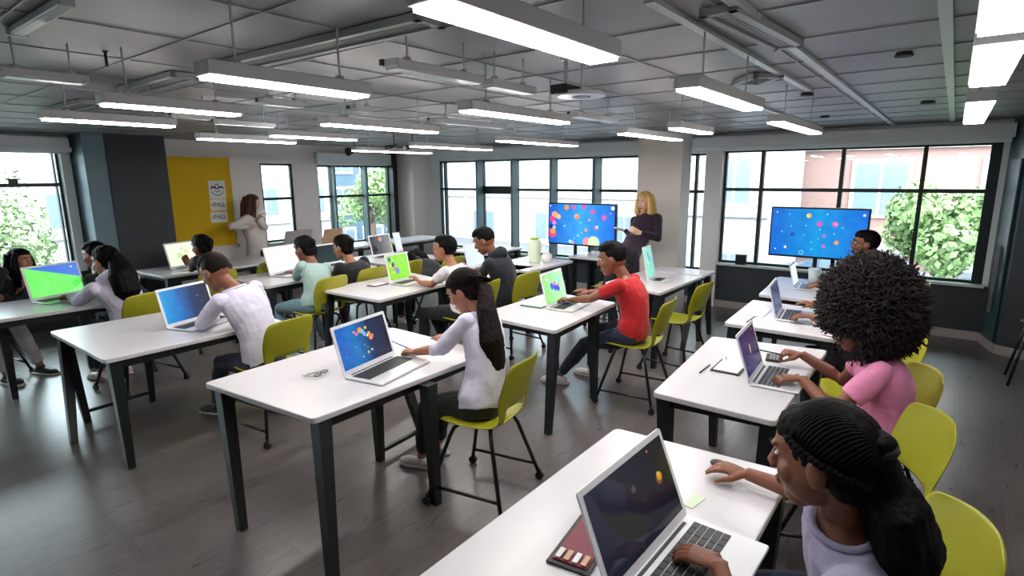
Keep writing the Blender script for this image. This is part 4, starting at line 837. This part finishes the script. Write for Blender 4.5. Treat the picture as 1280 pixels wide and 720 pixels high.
def person(label, pelvis, yaw, nb, hc, hyaw, hpitch, hands, skin, hair, top, legs=None, S=1.0, hk=1.2, group=None, vox=.009, girth=1.0, hroll=0, stand=False, feet=None, knees=None, kid=True, seat=True, glasses=False, lipm='lip_d', arm=1.0):
    S = S*SCL; P = Vector(pelvis); root = thing('person', label, 'person', (P.x, P.y, 0), 0, group); O = Vector((P.x, P.y, 0))
    B = frame_from(yaw); rr, ff = B @ V3(1, 0, 0), B @ V3(0, 1, 0); Z = V3(0, 0, 1)
    N_ = Vector(nb); H_ = Vector(hc); dn = N_-H_
    if dn.length > .172*S: N_ = H_ + dn.normalized()*.172*S
    if DEBUG: print('DBG', label[:28], 'spine %.2f neck %.2f' % ((N_-P).length/S, dn.length/S))
    def build(mb, name, m, par=root): 
        bmesh.ops.translate(mb.bm, verts=mb.bm.verts, vec=-O); return mb.build(name, m, par, smooth=True)
    spine = (N_-P); sl = spine.length; su = spine.normalized(); lat = (rr-su*rr.dot(su)).normalized(); sf = su.cross(lat)*-1
    if sf.dot(ff) < 0: sf = -sf
    def SP(t):  # bowed spine
        return P + spine*t - sf*(.05*S*math.sin(math.pi*min(1, max(0, t)))) + (ff*.0)
    sect = [(-.16, .13, .10), (-.06, .162, .118), (.08, .160, .116), (.28, .138, .102), (.45, .140, .104), (.62, .154, .110), (.78, .166, .104), (.88, .150, .090), (.96, .098, .070), (1.02, .058, .055)]
    def torso(mb, inf, t0=-.2, t1=1.1, lo=0):
        rings = []
        for t, w_, d_ in sect:
            if t < t0 or t > t1: continue
            rings.append(mb.ring(SP(t), lat, sf, (w_*girth*S+inf), (d_*girth*S+inf), 20))
        mb.skin(rings)
    Sh = [SP(.885) + lat*s*.165*S*girth - su*.0 for s in (-1, 1)]   # left, right
    ua, fa = .275*S*arm, .245*S*arm; arms = []
    for i, s in enumerate((-1, 1)):
        hd = hands[i]; W = Vector(hd['w']); pole = Vector(hd['pole']) if 'pole' in hd else (lat*s*.6 - Z*1.0 - ff*.2)
        dv = W-Sh[i]; mxr = (ua+fa)*.96
        if dv.length > mxr and not stand:
            if abs(dv.z) > mxr*.9: dv.z *= mxr*.9/abs(dv.z)
            hz = math.sqrt(mxr*mxr-dv.z*dv.z); hv = Vector((dv.x, dv.y, 0)).normalized()*hz; W = Sh[i]+hv+Z*dv.z
        if DEBUG: print('DBG   arm reach %.2f' % ((W-Sh[i]).length/(ua+fa)))
        E, W2 = ik(Sh[i], W, ua, fa, pole); arms.append((Sh[i], E, W2))
    # legs
    th, shn = .43*S, .43*S; Hp = [P + lat*s*.085*S*girth - Z*.02*S for s in (-1, 1)]; lg = []
    for i, s in enumerate((-1, 1)):
        if stand: A = Vector((P.x, P.y, .09*S)) + rr*s*.10*S + ff*(.03 if s > 0 else -.03); K, A2 = ik(Hp[i], A, th*1.02, shn*1.02, ff)
        else:
            A = Vector(feet[i]) + Z*.085*S if feet else (P + rr*s*.11*S + ff*.42*S); A.z = max(A.z, .085*S)
            if not feet: A.z = .085*S
            K, A2 = ik(Hp[i], A, th, shn, ff+Z*.8 if not knees else Vector(knees[i]))
        lg.append((Hp[i], K, A2))
    Hf = frame_from(hyaw, hpitch, hroll); hs = S*hk
    def h(x, y, z): return H_ + Hf @ V3(x, y, z)*hs
    def hb(mb, c, r_, sub=3): mb.ball(h(*c), tuple(q*hs for q in r_), rot=Hf, sub=sub)
    # ---- body: one continuous surface
    mb = MB(); torso(mb, -.012); 
    mb.tube([SP(.9), N_, h(0, -.022, -.045)], [.058*S, .050*S, .050*S], 14)
    hb(mb, (0, -.008, .022), (.073, .092, .093)); hb(mb, (0, .028, -.030), (.060, .062, .074)); hb(mb, (0, .052, -.078), (.036, .034, .034)); hb(mb, (0, .048, .035), (.058, .042, .052))
    mb.tube([h(0, .084, .022), h(0, .098, -.006), h(0, .106, -.024)], [.009*hs, .011*hs, .014*hs], 8); hb(mb, (0, .102, -.026), (.018, .011, .011), 2)
    hb(mb, (0, .083, -.058), (.024, .012, .014), 2)
    for s in (-1, 1):
        hb(mb, (s*.074, -.008, -.006), (.010, .020, .032), 2); hb(mb, (s*.033, .058, -.024), (.028, .026, .030), 2); hb(mb, (s*.03, .080, .036), (.024, .010, .008), 2)
    for i, (a, e, w_) in enumerate(arms):
        mb.tube([a, a.lerp(e, .35), e, e.lerp(w_, .3), w_], [.050*S*girth, .044*S*girth, .036*S, .037*S, .025*S], 12); mb.ball(a, .052*S*girth, sub=2); mb.ball(e, .036*S, sub=2)
        hd = hands[i]; dd = Vector(hd.get('d', (w_-e))); thumb = (lat*(1 if i == 0 else -1)) if 'thumb' not in hd else Vector(hd['thumb'])
        hand(mb, w_, dd, Vector(hd.get('up', (0, 0, 1))), thumb, S*(1.0), hd.get('curl', .3), pinch=hd.get('pinch', False))
    for (a, k_, f_) in lg:
        mb.tube([a, a.lerp(k_, .5), k_, k_.lerp(f_, .35), f_, f_-Z*.02*S], [.078*S*girth, .066*S*girth, .050*S, .048*S, .032*S, .032*S], 12); mb.ball(k_, .05*S, sub=2)
    o = build(mb, 'body', M[skin]); remesh(o, vox, 3)
    # ---- face
    for s in (-1, 1):
        mb = MB(); mb.ball(h(s*.030, .0790, .012), tuple(q*hs for q in (.0125, .0080, .0062)), rot=Hf, sub=2); mb.mi = 1; mb.ball(h(s*.030, .0855, .012), tuple(q*hs for q in (.0060, .0022, .0056)), rot=Hf, sub=2)
        build(mb, 'eye', [M['eye_w'], M['eye_d']])
        mb = MB(); mb.tube([h(s*.012, .092, .030), h(s*.030, .093, .036), h(s*.046, .084, .031)], [.0025*hs, .0042*hs, .002*hs], 6); build(mb, 'eyebrow', M['h_black'] if hair['m'] != 'h_blonde' else M['h_brown'])
    mb = MB(); mb.tube([h(-.022, .090, -.058), h(-.008, .0965, -.055), h(.008, .0965, -.055), h(.022, .090, -.058)], [.002*hs, .0052*hs, .0052*hs, .002*hs], 8); mb.tube([h(-.018, .089, -.064), h(0, .096, -.067), h(.018, .089, -.064)], [.002*hs, .0058*hs, .002*hs], 8); build(mb, 'lips', M[lipm])
    if glasses:
        mb = MB()
        for s in (-1, 1):
            c = h(s*.032, .104, .010); mb.tube([c + (Hf @ V3(math.cos(q)*.026, 0, math.sin(q)*.019))*hs for q in [i*math.pi/6 for i in range(13)]], .0022*hs, 6); mb.tube([h(s*.058, .102, .014), h(s*.078, .0, .014)], .002*hs, 6)
        mb.tube([h(-.006, .106, .014), h(.006, .106, .014)], .002*hs, 6); build(mb, 'glasses', M['steel'])
    # ---- hair
    kind = hair['k']; hm = M[hair['m']]
    if kind == 'afro':
        mb = MB(); c0 = V3(*hair.get('c', (0, -.035, .035))); rad = hair.get('r', .165); mb.ball(h(*c0), (rad*.74*hs,)*3, sub=4)
        rnd = random.Random(3)
        for i in range(11000):
            v = V3(rnd.gauss(0, 1), rnd.gauss(0, 1), rnd.gauss(0, 1)).normalized()
            if v.y > .60 and v.z < -.30: continue
            lump = 1+.07*noise.noise(v*3.1); v = V3(v.x*.90, v.y*.94, v.z*1.10); p0 = c0+v*rad*.66; w1 = V3(rnd.gauss(0, 1), rnd.gauss(0, 1), rnd.gauss(0, 1))*.012; L_ = rad*rnd.uniform(.90, 1.04)*lump
            p1 = c0+v*L_*.93+w1; p2 = c0+v*L_+w1*.2+V3(rnd.gauss(0, 1), rnd.gauss(0, 1), rnd.gauss(0, 1))*.010
            mb.tube([h(*p0), h(*p1), h(*p2)], [.0042*hs, .0040*hs, .0013*hs], 4)
        build(mb, 'hair', hm)
    else:
        mb = MB()
        if kind == 'short':
            hb(mb, (0, -.022, .030), (.079, .090, .094)); hb(mb, (0, .010, .076), (.069, .078, .050))
        elif kind == 'fade':
            hb(mb, (0, -.018, .034), (.077, .088, .090)); hb(mb, (0, .006, .092), (.066, .078, .040)); hb(mb, (0, .03, .082), (.060, .062, .034))
        else:
            hb(mb, (0, -.018, .030), (.079, .092, .093)); hb(mb, (0, -.05, -.015), (.068, .05, .068))
            hb(mb, (0, .006, .062), (.070, .080, .060))
        tail = hair.get('tail')
        if tail:
            pts = [Vector(q) for q in tail]; rs = hair['tr']
            mb.tube([h(0, -.085, .045)] + pts, rs, 14, flat=hair.get('flat', .8), ref=lat)
            mb.ball(h(0, -.10, .045), .034*hs, sub=2)
        if kind == 'bun': mb.ball(h(*hair.get('bp', (0, -.115, .03))), tuple(q*hs for q in (.042, .040, .048)), rot=Hf, sub=3); mb.tube([h(0, -.11, .03), h(0, -.13, -.03)], [.03*hs, .02*hs], 10)
        if kind == 'long':
            ln = hair.get('len', .24)
            for s in (-1, 1):
                mb.tube([h(s*.052, .030, .085), h(s*.080, .020, .02), h(s*.090, .028, -.07), h(s*.092, .035, -.07-ln*.5), h(s*.080, .035, -.07-ln)], [.022*hs, .024*hs, .032*hs, .034*hs, .016*hs], 10)
                mb.tube([h(s*.05, -.05, .06), h(s*.07, -.05, -.04), h(s*.075, -.045, -.07-ln*.6), h(s*.06, -.04, -.07-ln*1.05)], [.04*hs, .045*hs, .045*hs, .02*hs], 10)
            mb.tube([h(0, -.07, .06), h(0, -.095, -.05), h(0, -.095, -.07-ln)], [.06*hs, .06*hs, .03*hs], 12)
        o = build(mb, 'hair', hm); remesh(o, max(.006, vox*.8), 3, (.005 if kind in ('short', 'fade') else .010), WRK2)
        if hair.get('strands'):
            mb = MB(); rnd = random.Random(5); tp = V3(0, -.100, .045)
            for i in range(60):
                a = -math.pi*.98 + i/59*math.pi*1.96; st = V3(math.sin(a)*.074, math.cos(a)*.070+.004, .045+.028*math.cos(a)); pts = []
                for j in range(9):
                    t = j/8; q = st.lerp(tp, t); c = V3(0, -.018, .030); v = q-c; v = V3(v.x/.079, v.y/.092, v.z/.093)
                    v.z += .75*math.sin(math.pi*t)*max(0, math.cos(a)*.5+.5); v.normalize(); pts.append(h(c.x+v.x*.082, c.y+v.y*.095, c.z+v.z*.097))
                mb.tube(pts, [.002*hs]+[.0044*hs]*7+[.0035*hs], 6)
            build(mb, 'hair_strand_layer', hm, o)
        if tail and hair.get('band'):
            mb = MB(); a = h(0, -.105, .047); mb.tube([a, a.lerp(pts[0], .35)], .030*hs, 12); build(mb, 'hair_tie', M['c_black'])
        if hair.get('braid'):
            for s in (-1, 1):
                mb = MB()
                for i in range(16):
                    t = i/15; a = math.pi*(.30+.52*t); c = h(s*math.sin(a)*.083, math.cos(a)*.088-.012, .060-.085*t); mb.ball(c, (.010*hs, .010*hs, .0085*hs), sub=2)
                build(mb, 'braid', hm, o)
        if tail and hair.get('strands') and not hair.get('smooth_tail'):
            mb = MB(); rnd = random.Random(9); full = list(pts)
            for i in range(70):
                a = rnd.uniform(0, 6.28); q = []; 
                for j, (p_, r_) in enumerate(zip(full, rs[1:])):
                    rad_ = r_*(.95+.08*rnd.random())*(.55 if j == 0 else 1); q.append(p_ + lat*math.cos(a)*rad_ + sf*math.sin(a)*rad_*hair.get('flat', .8))
                q[-1] = q[-1] + V3(rnd.uniform(-.02, .02), rnd.uniform(-.02, .02), rnd.uniform(-.04, .02))
                mb.tube(q, .0035, 5, r_end=.0012)
            build(mb, 'ponytail_strand_layer', hm, o)
    # ---- top
    if top:
        mb = MB(); torso(mb, top.get('inf', .017), top.get('t0', -.11), .985 if not top.get('low') else .93)
        f = {'short': .62, 'three': 1.0, 'long': 1.0, 'none': 0}[top['sleeve']]
        for i, (a, e, w_) in enumerate(arms):
            mb.ball(a, .056*S*girth, sub=2)
            if top['sleeve'] == 'short': q = a.lerp(e, f); mb.tube([a, a.lerp(e, .3), q], [.056*S*girth, .060*S*girth, .060*S*girth], 14)
            elif top['sleeve'] == 'three': q = e.lerp(w_, .35); mb.tube([a, a.lerp(e, .4), e], [.055*S, .054*S, .050*S], 14); mb.ball(e, .050*S, sub=2); mb.tube([e, q], [.050*S, .044*S], 14)
            elif top['sleeve'] == 'long': mb.ball(a, .062*S*girth, sub=2); mb.tube([a, a.lerp(e, .4), e], [.062*S, .059*S, .053*S], 14); mb.ball(e, .053*S, sub=2); mb.tube([e, e.lerp(w_, .5), e.lerp(w_, .96)], [.050*S, .044*S, .034*S], 14)
        if top.get('hood'): mb.tube([N_+lat*.10*S, N_-sf*.07*S+su*.02+lat*.06*S, N_-sf*.11*S, N_-sf*.07*S+su*.02-lat*.06*S, N_-lat*.10*S], [.035*S, .045*S, .06*S, .045*S, .035*S], 10); mb.ball(N_-sf*.09*S+su*.01, (.09*S, .06*S, .075*S), sub=2)
        if top.get('skirt'):
            zb = top['skirt']; fw = ff*top.get('fwd', 0)
            rings = [mb.ring(SP(.25), lat, sf, .150*S, .12*S, 20), mb.ring(SP(0), lat, sf, .19*S, .15*S, 20), mb.ring(Vector((P.x, P.y, (P.z+zb)/2))+fw*.5, lat, sf, .21*S, .17*S, 20), mb.ring(Vector((P.x, P.y, zb))+fw, lat, sf, .23*S, .19*S, 20)]; mb.skin(rings)
        o = build(mb, top.get('name', 'shirt'), M[top['m']]); remesh(o, max(.008, vox), 3, .020*top.get('fold', 1))
        if top.get('collar'):
            mb = MB(); mb.tube([SP(.975)+lat*math.cos(q)*(.080*S*girth+.012)+sf*math.sin(q)*(.063*S*girth+.010) for q in [i*math.pi/10 for i in range(21)]], .010*S, 8); build(mb, 'collar', M[top['m']], o)
        if top.get('inner'):
            mb = MB(); mb.tube([N_+sf*.055*S+su*.01, N_+sf*.085*S-su*.08, N_+sf*.115*S-su*.17], [.045*S, .035*S, .008*S], 10, flat=.4, ref=lat); build(mb, 'neckline_opening', M[top['inner']], o)
        if top.get('hem'):
            mb = MB(); rings = [mb.ring(SP(t), lat, sf, (.165*girth*S+.020), (.118*girth*S+.020), 20) for t in (-.12, -.02, .06)]; mb.skin(rings); build(mb, 'crimson_hem', M[top['hem']], o)
        if top.get('cuff'):
            for (a, e, w_) in arms: mb = MB(); mb.tube([e.lerp(w_, .88), e.lerp(w_, .98)], .037*S, 14); build(mb, 'cuff', M[top['m']], o)
    # ---- trousers and shoes
    if legs:
        mb = MB(); rings = [mb.ring(SP(t), lat, sf, (w_*girth*S+.010), (d_*girth*S+.010), 20) for t, w_, d_ in ((-.17, .13, .10), (-.06, .165, .12), (.08, .163, .118))]; mb.skin(rings)
        f = legs.get('len', .93)
        for (a, k_, f_) in lg:
            q = k_.lerp(f_, f); mb.tube([a, a.lerp(k_, .5), k_, k_.lerp(q, .4), q], [.094*S*girth, .082*S*girth, .066*S, .062*S, legs.get('ankle', .046)*S], 14); mb.ball(a, .098*S*girth, sub=2); mb.ball(k_, .067*S, sub=2)
        o = build(mb, 'trousers', M[legs['m']]); remesh(o, max(.009, vox), 3, .020)
        for i, (a, k_, f_) in enumerate(lg):
            fd = (ff + (lat*(-.12 if i == 0 else .12))).normalized(); 
            if 'fdir' in legs: fd = Vector(legs['fdir'][i]).normalized()
            g0 = Vector((f_.x, f_.y, f_.z-.085*S)); sd = fd.cross(Z)
            mb = MB(); 
            mb.tube([g0-fd*.06*S+Z*.035*S, g0+Z*.042*S, g0+fd*.06*S+Z*.040*S, g0+fd*.13*S+Z*.030*S, g0+fd*.175*S+Z*.024*S], [.030*S, .040*S, .042*S, .042*S, .024*S], 12, flat=.75, ref=sd); mb.tube([f_+Z*.0, g0+Z*.045*S], [.036*S, .038*S], 12)
            so = build(mb, 'shoe', M[legs.get('shoe', 'shoe_w')]); addmod(so, 'REMESH', mode='VOXEL', voxel_size=.008, use_smooth_shade=True); addmod(so, 'SMOOTH', factor=.5, iterations=3)
            mb = MB(); mb.prism([tuple((g0+fd*a_*S+sd*b_*S).xy) for a_, b_ in ((-.085, -.022), (-.085, .022), (0, .036), (.10, .044), (.165, .034), (.195, 0), (.165, -.034), (.10, -.044), (0, -.036))][::-1], g0.z+.002, g0.z+.018*S); build(mb, 'sole', M['sole'], so)
    return root, dict(arms=arms, H=H_, Hf=Hf, lat=lat, sf=sf, N=N_, S=S)
def hnd(w, **k): k['w'] = Vector(w); return k
T_ = TZ
def ty(x, y, Y): return atY(x, y, Y)
# 1 ponytail girl at the front table
nb = ty(604, 398, 2.42); 
person('girl in a pale lavender shirt with a very long dark ponytail, writing', (2.62, 2.32, .63), 10, nb, ty(581, 364, 2.56), 14, 30,
       [hnd((2.52, 2.90, T_+.045), d=(-.1, .9, -.05), thumb=(1, .2, .3), curl=.55, pinch=True, pole=(-.25, -.8, -.8)), hnd((2.95, 3.02, T_+.035), d=(-.05, 1, -.05), curl=.22, pole=(.6, -.3, -.6))], 'sk_tan',
       {'k': 'tail', 'm': 'h_dkbrown', 'tail': [ty(606, 360, 2.42), ty(609, 390, 2.34), ty(614, 425, 2.28), ty(620, 455, 2.26), ty(623, 478, 2.27)], 'tr': [.05, .075, .10, .125, .10, .035], 'flat': .6, 'strands': True, 'band': True},
       {'m': 'c_lav', 'sleeve': 'three', 'collar': True}, {'m': 'c_black', 'len': .86, 'shoe': 'shoe_w'}, S=.94, vox=.006, feet=[(2.58, 2.86, 0), (2.82, 2.92, 0)], lipm='lip')
pp = pen(2.53, 3.03, 100, 'blue_pen', 'blue and dark pencil held by the ponytail girl', z=T_+.075, pitch=-12, L_=.26)
# 2 boy in lavender shirt
person('boy in a pale lavender long sleeved shirt, typing at the left table', (2.28, 4.42, .63), 12, ty(300, 366, 4.56), ty(270, 340, 4.74), 16, 28,
       [hnd((2.14, 4.93, T_+.055), d=(-.15, .8, .1), curl=.5, pole=(-1, -.2, -.5)), hnd((2.42, 4.99, T_+.045), d=(-.5, .7, 0), curl=.35)], 'sk_mid', {'k': 'fade', 'm': 'h_dkbrown'},
       {'m': 'c_lav', 'sleeve': 'long', 'collar': True, 'cuff': True}, {'m': 'c_navy', 'shoe': 'shoe_d'}, S=1.0, vox=.007, feet=[(2.12, 5.05, 0), (2.52, 4.62, 0)])
# 3 hoodie girl left
person('girl in a white hoodie with a long black ponytail at the far left table', (2.00, 6.50, .63), 10, ty(138, 348, 6.62), ty(133, 327, 6.74), 22, 8,
       [hnd((1.66, 7.20, T_+.05), d=(-.2, .8, 0), curl=.35, pole=(-.5, -.3, -1)), hnd((1.95, 7.15, T_+.05), d=(-.3, .8, 0), curl=.3)], 'sk_tan',
       {'k': 'tail', 'm': 'h_black', 'tail': [ty(147, 326, 6.6), ty(154, 345, 6.45), ty(160, 365, 6.4), ty(164, 378, 6.4)], 'tr': [.05, .085, .13, .12, .05], 'flat': .8},
       {'m': 'c_lav', 'sleeve': 'long', 'hood': True}, {'m': 'c_navy'}, S=1.04)
# 4 boy behind
person('person with short dark hair in black, mostly hidden behind the white hoodie girl', (2.36, 7.32, .63), 20, ty(122, 340, 7.55), ty(119, 319, 7.68), 30, 10,
       [hnd((2.3, 8.0, T_+.04), curl=.3), hnd((2.6, 8.0, T_+.04), curl=.3)], 'sk_tan', {'k': 'short', 'm': 'h_black'}, {'m': 'c_black', 'sleeve': 'long'}, {'m': 'c_navy'}, S=1.0)
# 5 woman in black at the far left
person('woman with long dark hair in a black top at the left edge', (1.00, 8.15, .63), 205, ty(25, 346, 8.12), ty(25, 326, 8.08), 214, 0,
       [hnd((1.10, 7.73, T_+.07), d=(-.8, -.2, 0), curl=.25), hnd((.98, 7.70, T_+.07), d=(.8, -.2, 0), curl=.25)], 'sk_tan', {'k': 'long', 'm': 'h_black', 'len': .17}, {'m': 'c_black', 'sleeve': 'three', 'low': True, 'inner': 'sk_tan'}, {'m': 'c_ivory', 'shoe': 'shoe_d'}, S=1.08, hk=1.0, lipm='lip', feet=[(1.45, 7.72, 0), (1.15, 7.6, 0)])
# 6 girl with bun
person('girl in a black top with a dark hair bun and one raised hand', (3.15, 7.36, .63), 10, ty(266, 326, 7.46), ty(252, 308, 7.58), 15, 8,
       [hnd(ty(234, 332, 8.05), d=(-.2, .3, 1), up=(-.3, -1, 0), thumb=(1, 0, 0), curl=.2, pole=(-.4, -.2, -1)), hnd((3.75, 8.1, T_+.04), curl=.3)], 'sk_mid', {'k': 'bun', 'm': 'h_black'}, {'m': 'c_black', 'sleeve': 'short'}, {'m': 'c_black'}, S=1.0)
# 7 green sweater
person('person in a pale green sweater with a short dark ponytail and light blue jeans', (3.66, 5.80, .64), 12, ty(391, 329, 5.90), ty(381, 311, 6.00), 15, 12,
       [hnd(ty(367, 340, 6.50), d=(-.35, .7, .25), curl=.25, pole=(-.6, -.3, -1)), hnd((4.25, 6.62, T_+.05), curl=.3)], 'sk_mid',
       {'k': 'tail', 'm': 'h_black', 'tail': [ty(392, 313, 6.08), ty(392, 322, 6.04)], 'tr': [.04, .05, .03], 'flat': .8}, {'m': 'c_mint', 'sleeve': 'long'}, {'m': 'c_jean'}, S=1.0, feet=[(3.42, 6.18, 0), (3.95, 6.0, 0)])
# 8 black top
person('person in a plain black top right of the green sweater, seen from behind', (4.36, 5.93, .64), 0, ty(438, 326, 5.98), ty(429, 309, 6.08), 15, 8,
       [hnd((4.55, 6.62, T_+.05), curl=.3), hnd((4.95, 6.62, T_+.05), curl=.3)], 'sk_tan', {'k': 'tail', 'm': 'h_black', 'tail': [ty(438, 309, 6.1), ty(439, 315, 6.05)], 'tr': [.035, .035, .02]}, {'m': 'c_black', 'sleeve': 'long', 'inf': .03}, {'m': 'c_navy'}, S=1.04)
# 9 bending girl
person('girl with hanging black hair bending low over a table in the middle', (5.45, 5.72, .64), 8, ty(536, 330, 5.95), ty(519, 326, 6.10), 15, 55,
       [hnd((5.55, 6.55, T_+.05), curl=.3), hnd((5.9, 6.6, T_+.05), curl=.3)], 'sk_mid', {'k': 'long', 'm': 'h_black', 'len': .10}, {'m': 'c_black', 'sleeve': 'long', 'fold': .6}, {'m': 'c_black'}, S=.98)
# 10 boy in white tee
person('boy in a white tee at the lime green laptop', (4.50, 4.20, .64), 14, ty(566, 334, 4.32), ty(556, 311, 4.42), 20, 0,
       [hnd(ty(520, 352, 4.85), d=(-.3, .6, .6), curl=.4, pole=(-.3, -.3, -1)), hnd((4.95, 4.85, T_+.05), curl=.3)], 'sk_tan', {'k': 'short', 'm': 'h_black'}, {'m': 'c_white', 'sleeve': 'short'}, {'m': 'c_black', 'shoe': 'shoe_d'}, S=1.0, feet=[(4.30, 4.62, 0), (4.55, 4.45, 0)])
# 11 boy in hoodie
person('boy in a dark navy hoodie bowed over the pale blue laptop', (5.22, 4.16, .64), 10, ty(618, 320, 4.26), ty(606, 301, 4.36), 20, 25,
       [hnd(ty(592, 334, 4.85), d=(-.4, .7, 0), curl=.35, pole=(-.5, -.3, -1)), hnd((6.0, 4.85, T_+.05), curl=.3)], 'sk_mid', {'k': 'fade', 'm': 'h_black'}, {'m': 'c_hood', 'sleeve': 'long', 'hood': True, 'inf': .025}, {'m': 'c_hood'}, S=1.04)
# 12 boy in red
person('boy in a red tee and navy jeans at the centre table', (4.72, 2.24, .66), 6, ty(783, 350, 2.32), ty(766, 324, 2.44), 16, 10,
       [hnd((4.56, 2.90, T_+.055), d=(-.3, .9, 0), curl=.3, pole=(-1, -.2, -.5)), hnd((4.98, 2.98, T_+.06), d=(-.4, .7, .15), curl=.25, pole=(.4, -.4, -.8))], 'sk_mid', {'k': 'fade', 'm': 'h_black'}, {'m': 'c_red', 'sleeve': 'short', 't0': -.16}, {'m': 'c_navy', 'shoe': 'shoe_w', 'len': .9}, S=1.02, vox=.007, feet=[(4.62, 2.98, 0), (4.98, 2.82, 0)])
def tx(x, y, X): return atX(x, y, X)
# 13 man with glasses
person('man with glasses and short black hair, half hidden behind the afro', (6.95, .46, .64), 6, tx(1100, 325, 6.95), tx(1082, 305, 6.92), 12, 0,
       [hnd((6.35, 1.02, T_+.10), d=(-.3, .6, .1), curl=.3, pole=(-.6, -.3, -1)), hnd((6.95, 1.12, T_+.06), curl=.3)], 'sk_mid', {'k': 'short', 'm': 'h_black'}, {'m': 'c_black', 'sleeve': 'short'}, {'m': 'c_navy'}, S=1.06, hk=1.05, glasses=True)
# 15 hidden person in red
person('person in red hidden behind the huge afro, only the arms showing', (5.26, .34, .64), 10, tx(1104, 398, 5.2), tx(1090, 374, 5.18), 12, 5,
       [hnd((5.12, .82, T_+.07), d=(-.25, .8, 0), curl=.35, pole=(-.6, -.3, -1)), hnd((5.5, .86, T_+.10), d=(-.3, .8, .1), curl=.3)], 'sk_mid', {'k': 'short', 'm': 'h_black'}, {'m': 'c_red', 'sleeve': 'short'}, {'m': 'c_black'}, S=1.0)
# 14 afro girl
person('girl in a pink tee with a huge round dark afro', (3.64, .20, .64), 8, tx(1092, 440, 3.62), tx(1076, 404, 3.60), 30, 14,
       [hnd((3.52, .58, T_+.055), d=(-.35, .8, -.02), curl=.42, pole=(-.7, -.2, -.8)), hnd((3.92, .66, T_+.085), d=(-.3, .8, .05), curl=.5, pinch=True, pole=(.3, -.3, -1))], 'sk_mid', {'k': 'afro', 'm': 'h_afro', 'c': (0, -.048, .052), 'r': .205},
       {'m': 'c_pink', 'sleeve': 'short', 't0': -.12, 'hem': 'c_crimson'}, {'m': 'c_jean2', 'shoe': 'shoe_d'}, S=1.04, vox=.006, glasses=True, feet=[(3.75, .55, 0), (4.1, .5, 0)])
pen(3.80, .86, 95, 'black', 'thin black pen held by the girl in pink', z=T_+.10, pitch=-4, L_=.22)
# 16 nearest girl
nb = tx(1056, 652, 1.72)
person('girl in a lavender tee with a thick black ponytail, nearest the camera', (1.88, .12, .65), 10, nb, tx(1030, 574, 1.68), -8, 10,
       [hnd((1.60, .44, T_+.055), d=(.02, .8, .0), curl=.30, pole=(-1, -.3, -.5)), hnd((2.22, .53, T_+.05), d=(-.12, .9, .06), curl=.30, pole=(.7, -.3, -.7))], 'sk_mid',
       {'k': 'tail', 'm': 'h_black', 'tail': [tx(1100, 602, 1.72), tx(1122, 640, 1.70), tx(1134, 685, 1.70), tx(1136, 735, 1.70)], 'tr': [.06, .08, .10, .11, .06], 'flat': .8, 'strands': True, 'band': True, 'smooth_tail': True, 'braid': True}, {'m': 'c_lav2', 'sleeve': 'short', 'collar': True}, {'m': 'c_navy'}, S=.96, vox=.005, hk=1.28, arm=1.22, girth=1.15)
t = item('computer_mouse', 'dark mouse under the far hand of the nearest girl', 'mouse', 2.30, .66, -10); mb = MB(); mb.ball((0, 0, .012), (.028, .045, .018)); mb.build('mouse_body', M['dark_cover'], t)
# teachers
person('blonde woman in a dark purple dress presenting beside the left television', (6.9, 3.42, 1.02), 72, ty(812, 275, 3.40), ty(806, 252, 3.42), 80, 8,
       [hnd(ty(800, 291, 3.32), d=(-.3, .7, .3), up=(-.6, -.4, -.2), curl=.3, pole=(.3, -.8, -1)), hnd(ty(781, 288, 3.85), d=(-.1, .9, .14), up=(0, -.2, -1), thumb=(-1, 0, .4), curl=.1, pole=(.5, .2, -1))], 'sk_pale', {'k': 'long', 'm': 'h_blonde', 'len': .11},
       {'m': 'c_purple', 'sleeve': 'long', 'skirt': .55, 'low': True, 'inner': 'sk_pale', 'name': 'dress'}, {'m': 'c_black', 'shoe': 'shoe_d'}, S=1.02, hk=1.08, stand=True, lipm='lip')
person('woman in a cream dress with long brown hair beside the yellow board', (4.92, 9.42, 1.00), -135, ty(314, 268, 9.42), ty(315, 253, 9.42), -110, 12,
       [hnd(ty(322, 274, 9.22), d=(.5, -.1, .6), curl=.4, pole=(.8, .2, -.9)), hnd(ty(312, 284, 9.18), d=(.8, .0, .2), curl=.4, pole=(-1, -.1, -.5))], 'sk_pale', {'k': 'long', 'm': 'h_brown', 'len': .24},
       {'m': 'c_cream', 'sleeve': 'long', 'skirt': .50, 'inf': .02, 'name': 'dress'}, {'m': 'c_black', 'shoe': 'shoe_d'}, S=1.0, hk=1.05, stand=True, lipm='lip')
p = ty(328, 268, 9.28); t = thing('paper_sheet', 'small white paper held by the woman in the cream dress', 'paper', p, R(20)); mb = MB(); mb.box((0, 0, 0), (.18, .004, .14), rot=Matrix.Rotation(R(-35), 3, 'Y')); mb.build('sheet', M['paper'], t)
